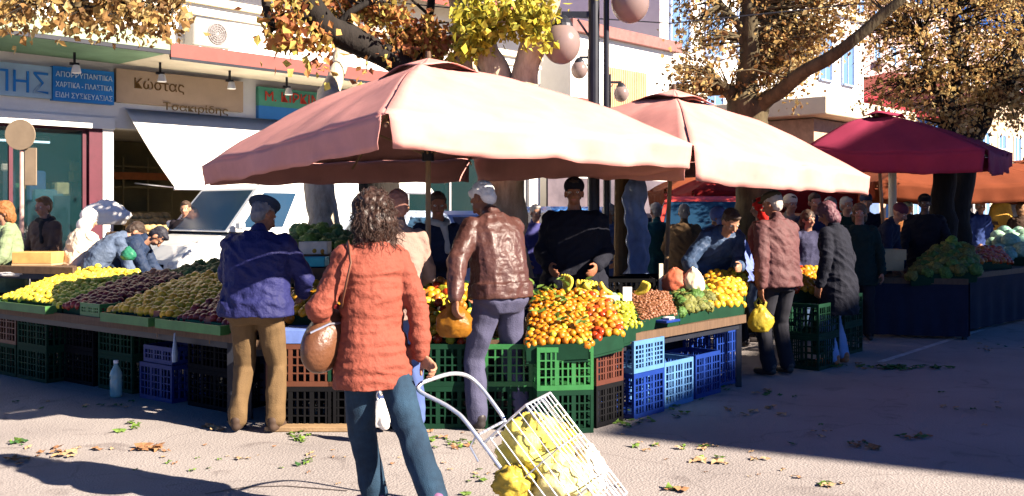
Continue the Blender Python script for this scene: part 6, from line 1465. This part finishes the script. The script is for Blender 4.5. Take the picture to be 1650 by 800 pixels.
# man behind the woman: blue jeans and light coat
person('person in a pale coat and light blue jeans standing behind the woman in salmon', G(642, 697), (-.25, .97), H=1.66, lean=.1, bulk=.92, hands={1: (.16, .34, 1.05), -1: (-.16, .34, 1.02)}, feet={-1: (-.10, .06, .085, 0), 1: (.12, -.04, .085, 0)},
    top=cl('beige_coat', (.24, .16, .13)), top_len=-.02, legs=mat('light_jeans', (.05, .08, .20), .85, .3, 5), skin=M_skin, hair=mat('reddish_hair', (.26, .12, .09), .6), shoes=mat('white_shoe', (.75, .72, .70), .6), vox=.011)
bag_blob('small white plastic bag hanging behind the jeans of the walking woman', P(614, 668, 6.6), (.07, .05, .11), mat('white_bag', (.8, .78, .74), .5, .1, 6, .4, 24, trans=.3), 'shopping_bag', 'bag', True, 31)
blk = cl('black_coat', (.010, .011, .018), .85); drk = cl('dark_navy_coat', (.012, .018, .040), .85); dtr = mat('black_trouser', (.012, .012, .018), .9)
# vendors
person('vendor in dark clothes handing over fruit beside the parasol pole', P(705, 0, 8.9).xy.to_3d(), (.15, -1), H=1.68, lean=.08, hands={1: (.14, .34, .98), -1: (-.16, .30, 1.08)}, top=drk, top_len=0, legs=dtr, skin=M_skind, scarf=mat('pale_collar', (.4, .38, .35), .8))
person('heavy vendor in a black coat and dark cap facing the camera', P(925, 0, 9.0).xy.to_3d(), (-.1, -1), H=1.80, bulk=1.35, hands={1: (.2, .22, 1.0), -1: (-.2, .22, 1.0)}, top=blk, top_len=.1, legs=dtr, skin=M_skind, hat=('beanie', blk))
person('stooping vendor in a dark blue jacket with a pale sleeve behind the bananas', P(1142, 0, 9.75).xy.to_3d(), (.35, -.93), H=1.68, lean=.85, bulk=1.15, hands={1: V(*P(1120, 446, 9.2)), -1: V(*P(1192, 430, 9.2))}, top=mat('slate_jacket', (.035, .06, .12), .6, .5, 5, .3, 50, col2=(.05, .09, .17)), top_len=.02, legs=dtr, skin=M_skin, head_pitch=-.2)
person('person in a pale blue hooded coat bending behind the stooping vendor', P(1192, 0, 11.2).xy.to_3d(), (-.6, .5), H=1.62, lean=.55, top=cl('periwinkle_coat', (.12, .16, .40)), legs=dtr, hair_kind='bald', hat=('headscarf', cl('periwinkle_coat', (.12, .16, .40))))
# man with the yellow bag
pk = mat('mauve_brown_jacket', (.085, .032, .032), .7, .25, 4, .3, 50)
yb = person('man in a reddish brown jacket and dark trousers seen from behind holding a yellow bag', P(1254, 0, 9.35).xy.to_3d(), (-.45, .89), H=1.70, lean=.12, bulk=1.15, hands={-1: V(*P(1226, 480, 9.15)), 1: (.16, .34, 1.0)}, top=pk, top_len=-.04, legs=dtr, skin=M_skind, hair=mat('grey_hair2', (.35, .30, .26), .7), hat=('cap', cl('brown_cap', (.06, .05, .03))), head_pitch=.2, head_yaw=.3)
w_ = yb['wr'][-1]; bag_blob('translucent yellow bag hanging from the hand of the man in the reddish jacket', V(w_.x, w_.y, w_.z - .32), (.115, .08, .14), mat('yellow_clear_bag', (.55, .42, .05), .35, .3, 9, .4, 30, trans=.4), 'shopping_bag', 'bag', True, 41)
wb = person('person in a long black coat with pale jeans and orange shoes at the stall corner', P(1350, 0, 10.0).xy.to_3d(), (-.7, .7), H=1.62, lean=.18, bulk=1.05, top=blk, top_len=.26, legs=mat('pale_jeans', (.22, .27, .45), .85), skin=M_skind, hair=mat('plum_hair', (.10, .04, .05), .6), hair_kind='bob', shoes=mat('rust_shoe', (.45, .14, .06), .6), head_pitch=.3)
person('person in a dark green parka beside the black coat', P(1385, 0, 12.0).xy.to_3d(), (-.3, -.9), H=1.6, top=cl('bottle_green_parka', (.006, .02, .018)), top_len=.1, legs=dtr, hair=mat('sandy_hair', (.10, .06, .03), .6), hair_kind='bob')
person('bending man in a navy jacket with a plum hat by the cardboard boxes', P(1418, 0, 13.2).xy.to_3d(), (.7, -.5), H=1.66, lean=.5, top=drk, legs=dtr, hat=('beanie', cl('plum_hat', (.10, .03, .05))), hair_kind='bald')
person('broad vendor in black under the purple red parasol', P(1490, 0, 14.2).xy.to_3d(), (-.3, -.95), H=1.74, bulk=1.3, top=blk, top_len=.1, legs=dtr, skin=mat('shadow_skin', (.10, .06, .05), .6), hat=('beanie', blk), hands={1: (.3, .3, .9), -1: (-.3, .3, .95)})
# crowd
CR_ = [(1228, 11.8, 1.66, 'person with a bright red head scarf behind the man in the reddish jacket', (.6, .02, .015), 'headscarf', (.30, .04, .04), (-1, .1)),
       (1272, 13.2, 1.72, 'man in a cream coat behind the reddish jacket', (.6, .52, .4), 'beanie', (.55, .5, .42), (.3, -1)),
       (1312, 13.0, 1.74, 'man with a pale pink face in a navy coat in the crowd', (.02, .03, .10), None, (.03, .05, .14), (0, -1)),
       (1338, 14.2, 1.70, 'woman with red brown hair in a dark purple coat in the crowd', (.10, .03, .10), 'bob', (.06, .03, .12), (-.5, -1)),
       (1300, 11.9, 1.52, 'short woman with a white collar and red shopping in the crowd', (.05, .05, .12), 'bob', (.10, .10, .20), (.4, -1)),
       (1362, 13.6, 1.70, 'man with sandy hair in dark green in the crowd', (.02, .06, .05), None, (.02, .07, .05), (.3, -1)),
       (1395, 14.8, 1.76, 'tall man with a pale face behind the green parka', (.03, .04, .08), 'beanie', (.02, .02, .05), (-.2, -1)),
       (1442, 17.5, 1.66, 'person in an orange and yellow jacket seen past the white post', (.62, .36, .06), None, (.45, .16, .04), (.1, -1)),
       (1462, 18.4, 1.68, 'person in a mint green and white jacket beside the orange one', (.35, .62, .50), 'cap', (.4, .7, .6), (.1, -1)),
       (1542, 19.0, 1.70, 'person in a grey blue coat far off left of the tree trunk', (.10, .13, .22), None, (.10, .13, .22), (.2, -1)),
       (1560, 20.5, 1.74, 'person in a deep blue coat far off near the chairs', (.03, .06, .2), None, (.03, .06, .2), (-.2, 1)),
       (1578, 18.6, 1.72, 'person in a bright blue coat far off by the white chairs', (.06, .12, .42), None, (.06, .12, .42), (.4, -1)),
       (1604, 20.8, 1.68, 'person in black far off beside the yellow goods', (.02, .02, .03), None, (.02, .02, .03), (-.6, -1)),
       (1630, 22.0, 1.70, 'person in dark grey at the right edge of the crowd', (.06, .06, .07), 'cap', (.05, .05, .06), (.4, -1)),
       (1645, 19.5, 1.66, 'person in a brown coat at the right edge of the crowd', (.14, .08, .05), 'bob', (.14, .08, .05), (.1, 1)),
       (862, 13.8, 1.60, 'person in a violet blue coat beside the bright blue car', (.10, .10, .42), None, (.12, .12, .42), (.5, -1)),
       (982, 12.6, 1.60, 'person in a light blue coat between the lamp post and wooden post', (.15, .22, .50), 'bob', (.16, .24, .52), (-.5, -1)),
       (1058, 13.4, 1.62, 'person in teal and tan behind the parasol pole', (.04, .22, .24), None, (.05, .24, .26), (-.4, 1)),
       (1102, 13.0, 1.60, 'person in a tan coat before the red pickup', (.45, .28, .14), None, (.45, .28, .14), (.3, 1)),
       (300, 14.9, 1.66, 'person in dark clothes standing in the open shop behind the car', (.03, .03, .04), None, (.04, .03, .04), (0, -1))]
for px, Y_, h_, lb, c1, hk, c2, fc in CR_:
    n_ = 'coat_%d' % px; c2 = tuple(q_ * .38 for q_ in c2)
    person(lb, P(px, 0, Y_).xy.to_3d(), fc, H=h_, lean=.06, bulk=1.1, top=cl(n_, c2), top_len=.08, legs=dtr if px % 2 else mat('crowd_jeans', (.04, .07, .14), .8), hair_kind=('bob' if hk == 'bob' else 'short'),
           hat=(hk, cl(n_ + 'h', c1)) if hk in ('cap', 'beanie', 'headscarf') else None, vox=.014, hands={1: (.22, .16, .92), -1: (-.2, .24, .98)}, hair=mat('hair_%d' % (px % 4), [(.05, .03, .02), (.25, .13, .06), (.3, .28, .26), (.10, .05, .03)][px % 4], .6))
# left, beyond the lemons
person('woman with long ginger hair in a sage green coat at the left edge', P(18, 0, 10.9).xy.to_3d(), (-.85, -.5), H=1.62, lean=.15, top=mat('sage_coat', (.17, .22, .12), .8, .2, 5, .3, 60), top_len=.1, legs=dtr, hair=mat('ginger_hair', (.26, .10, .03), .6, .3, 30, .4, 100), hair_kind='bob', hands={1: (.2, .35, .95), -1: (-.2, .3, .95)})
person('man with brown hair in a brown jacket over black beyond the lemons', P(76, 0, 11.8).xy.to_3d(), (-.4, -.9), H=1.68, lean=.1, top=mat('umber_jacket', (.11, .065, .045), .7, .4, 4), top_len=-.1, legs=dtr, hair=mat('chestnut_hair', (.16, .08, .03), .6), scarf=mat('black_scarf', (.02, .02, .02), .8), hands={1: (.3, .2, .95), -1: (-.1, .3, 1.0)})
person('person in a pale cream coat and white head scarf beyond the lemons', P(122, 0, 10.8).xy.to_3d(), (.5, .8), H=1.56, lean=.35, top=mat('ivory_coat', (.66, .55, .42), .8, .15, 5, .3, 60), top_len=.35, legs=mat('cream_legs', (.5, .4, .28), .8), hat=('headscarf', mat('white_scarf', (.80, .76, .72), .8, .08, 5)), hair_kind='bald', hands={1: (.15, .4, .9), -1: (-.2, .4, .9)})
person('bending person in a slate blue jacket beyond the left stall', P(150, 0, 10.5).xy.to_3d(), (.75, .5), H=1.6, lean=.95, top=mat('slate_blue_jacket', (.07, .10, .16), .7, .4, 4, .3, 60), legs=dtr, hands={1: (.2, .55, .7), -1: (-.2, .55, .7)}, head_pitch=.1)
person('bending person in a dark navy jacket beside the slate blue one', P(186, 0, 10.7).xy.to_3d(), (.9, .1), H=1.58, lean=1.0, bulk=1.15, top=mat('ink_jacket', (.012, .025, .06), .7, .3, 4, .3, 60), legs=dtr, hair=mat('black_hair', (.02, .02, .03), .6), hands={1: (.2, .6, .7), -1: (-.2, .6, .7)}, head_pitch=.2)
bag_blob('green plastic bag beside the bending person in navy', P(207, 410, 10.1), (.075, .06, .08), mat('emerald_bag', (.02, .14, .08), .4, .2, 6, .4, 30), 'shopping_bag', 'bag', False, 51)
bag_blob('white cloth bundle behind the bending people', P(170, 345, 11.6), (.28, .12, .17), mat('white_bundle', (.78, .76, .72), .8, .1, 6, .4, 24), 'bundle', 'bundle', False, 54)
bag_blob('crumpled white plastic bag behind the sunlit lemons', P(40, 440, 10.2), (.28, .12, .06), mat('white_bag', (.8, .78, .74)), 'plastic_bag', 'bag', False, 57)
c = P(62, 415, 10.6); t = thing('cardboard_box', 'orange brown cardboard box behind the lemons', 'box', V(c.x, c.y, c.z)); mb = MB(); mb.box((0, 0, 0), (.42, .3, .12), bev=.005); mb.build('carton_body', mat('amber_card', (.48, .26, .08), .8), t); mb = MB(); mb.box((0, 0, -.07), (.42, .31, .02)); mb.build('lid', M_card, t)
t = stall('market_stall', 'low table behind the left fruit stall', [P(-60, 0, 10.3).xy.to_3d(), P(120, 0, 9.9).xy.to_3d(), P(125, 0, 10.5).xy.to_3d(), P(-60, 0, 10.9).xy.to_3d()], c.z - .082)
# white post beyond
p = P(1438, 0, 15.4); t = thing('white_post', 'slim white post beyond the bending man with the plum hat', 'post', (p.x, p.y, 0)); mb = MB(); mb.tube([(0, 0, 0), (0, 0, 2.2)], .06, 12); mb.build('post_shaft', M_cream, t)
# goods at the far right
for k, (px, py, Y_, sz, c_, lb) in enumerate(((1612, 352, 20, (.5, .3, .8), (.70, .38, .05), 'yellow orange sack stack far off at the right'), (1642, 345, 20.4, (.8, .4, .4), (.70, .62, .50), 'cream goods on the far table at the right'), (1610, 310, 21.5, (.3, .2, .7), (.70, .32, .06), 'hanging orange cloth far off at the right'))):
    c = P(px, py, Y_); t = thing('market_goods', lb, 'goods', (c.x, c.y, c.z - sz[2] / 2)); mb = MB(); mb.ell((0, 0, sz[2] / 2), (sz[0] / 2, sz[1] / 2, sz[2] / 2), nu=20, nv=14); mb.v = [tuple(Vector(v) * (1 + .12 * noise.noise(Vector(v) * 6))) for v in mb.v]
    mb.build('sack', mat('far_goods%d' % k, c_, .7, .3, 5), t, smooth=True)
p = P(1632, 0, 20.3); stall('market_stall', 'far table holding cream goods at the right', [V(p.x - 1, p.y - .4, 0), V(p.x + 1.4, p.y - .4, 0), V(p.x + 1.4, p.y + .6, 0), V(p.x - 1, p.y + .6, 0)], P(0, 358, 20.3).z)
print('FRUIT', NFR, 'OBJ', len(bpy.data.objects))
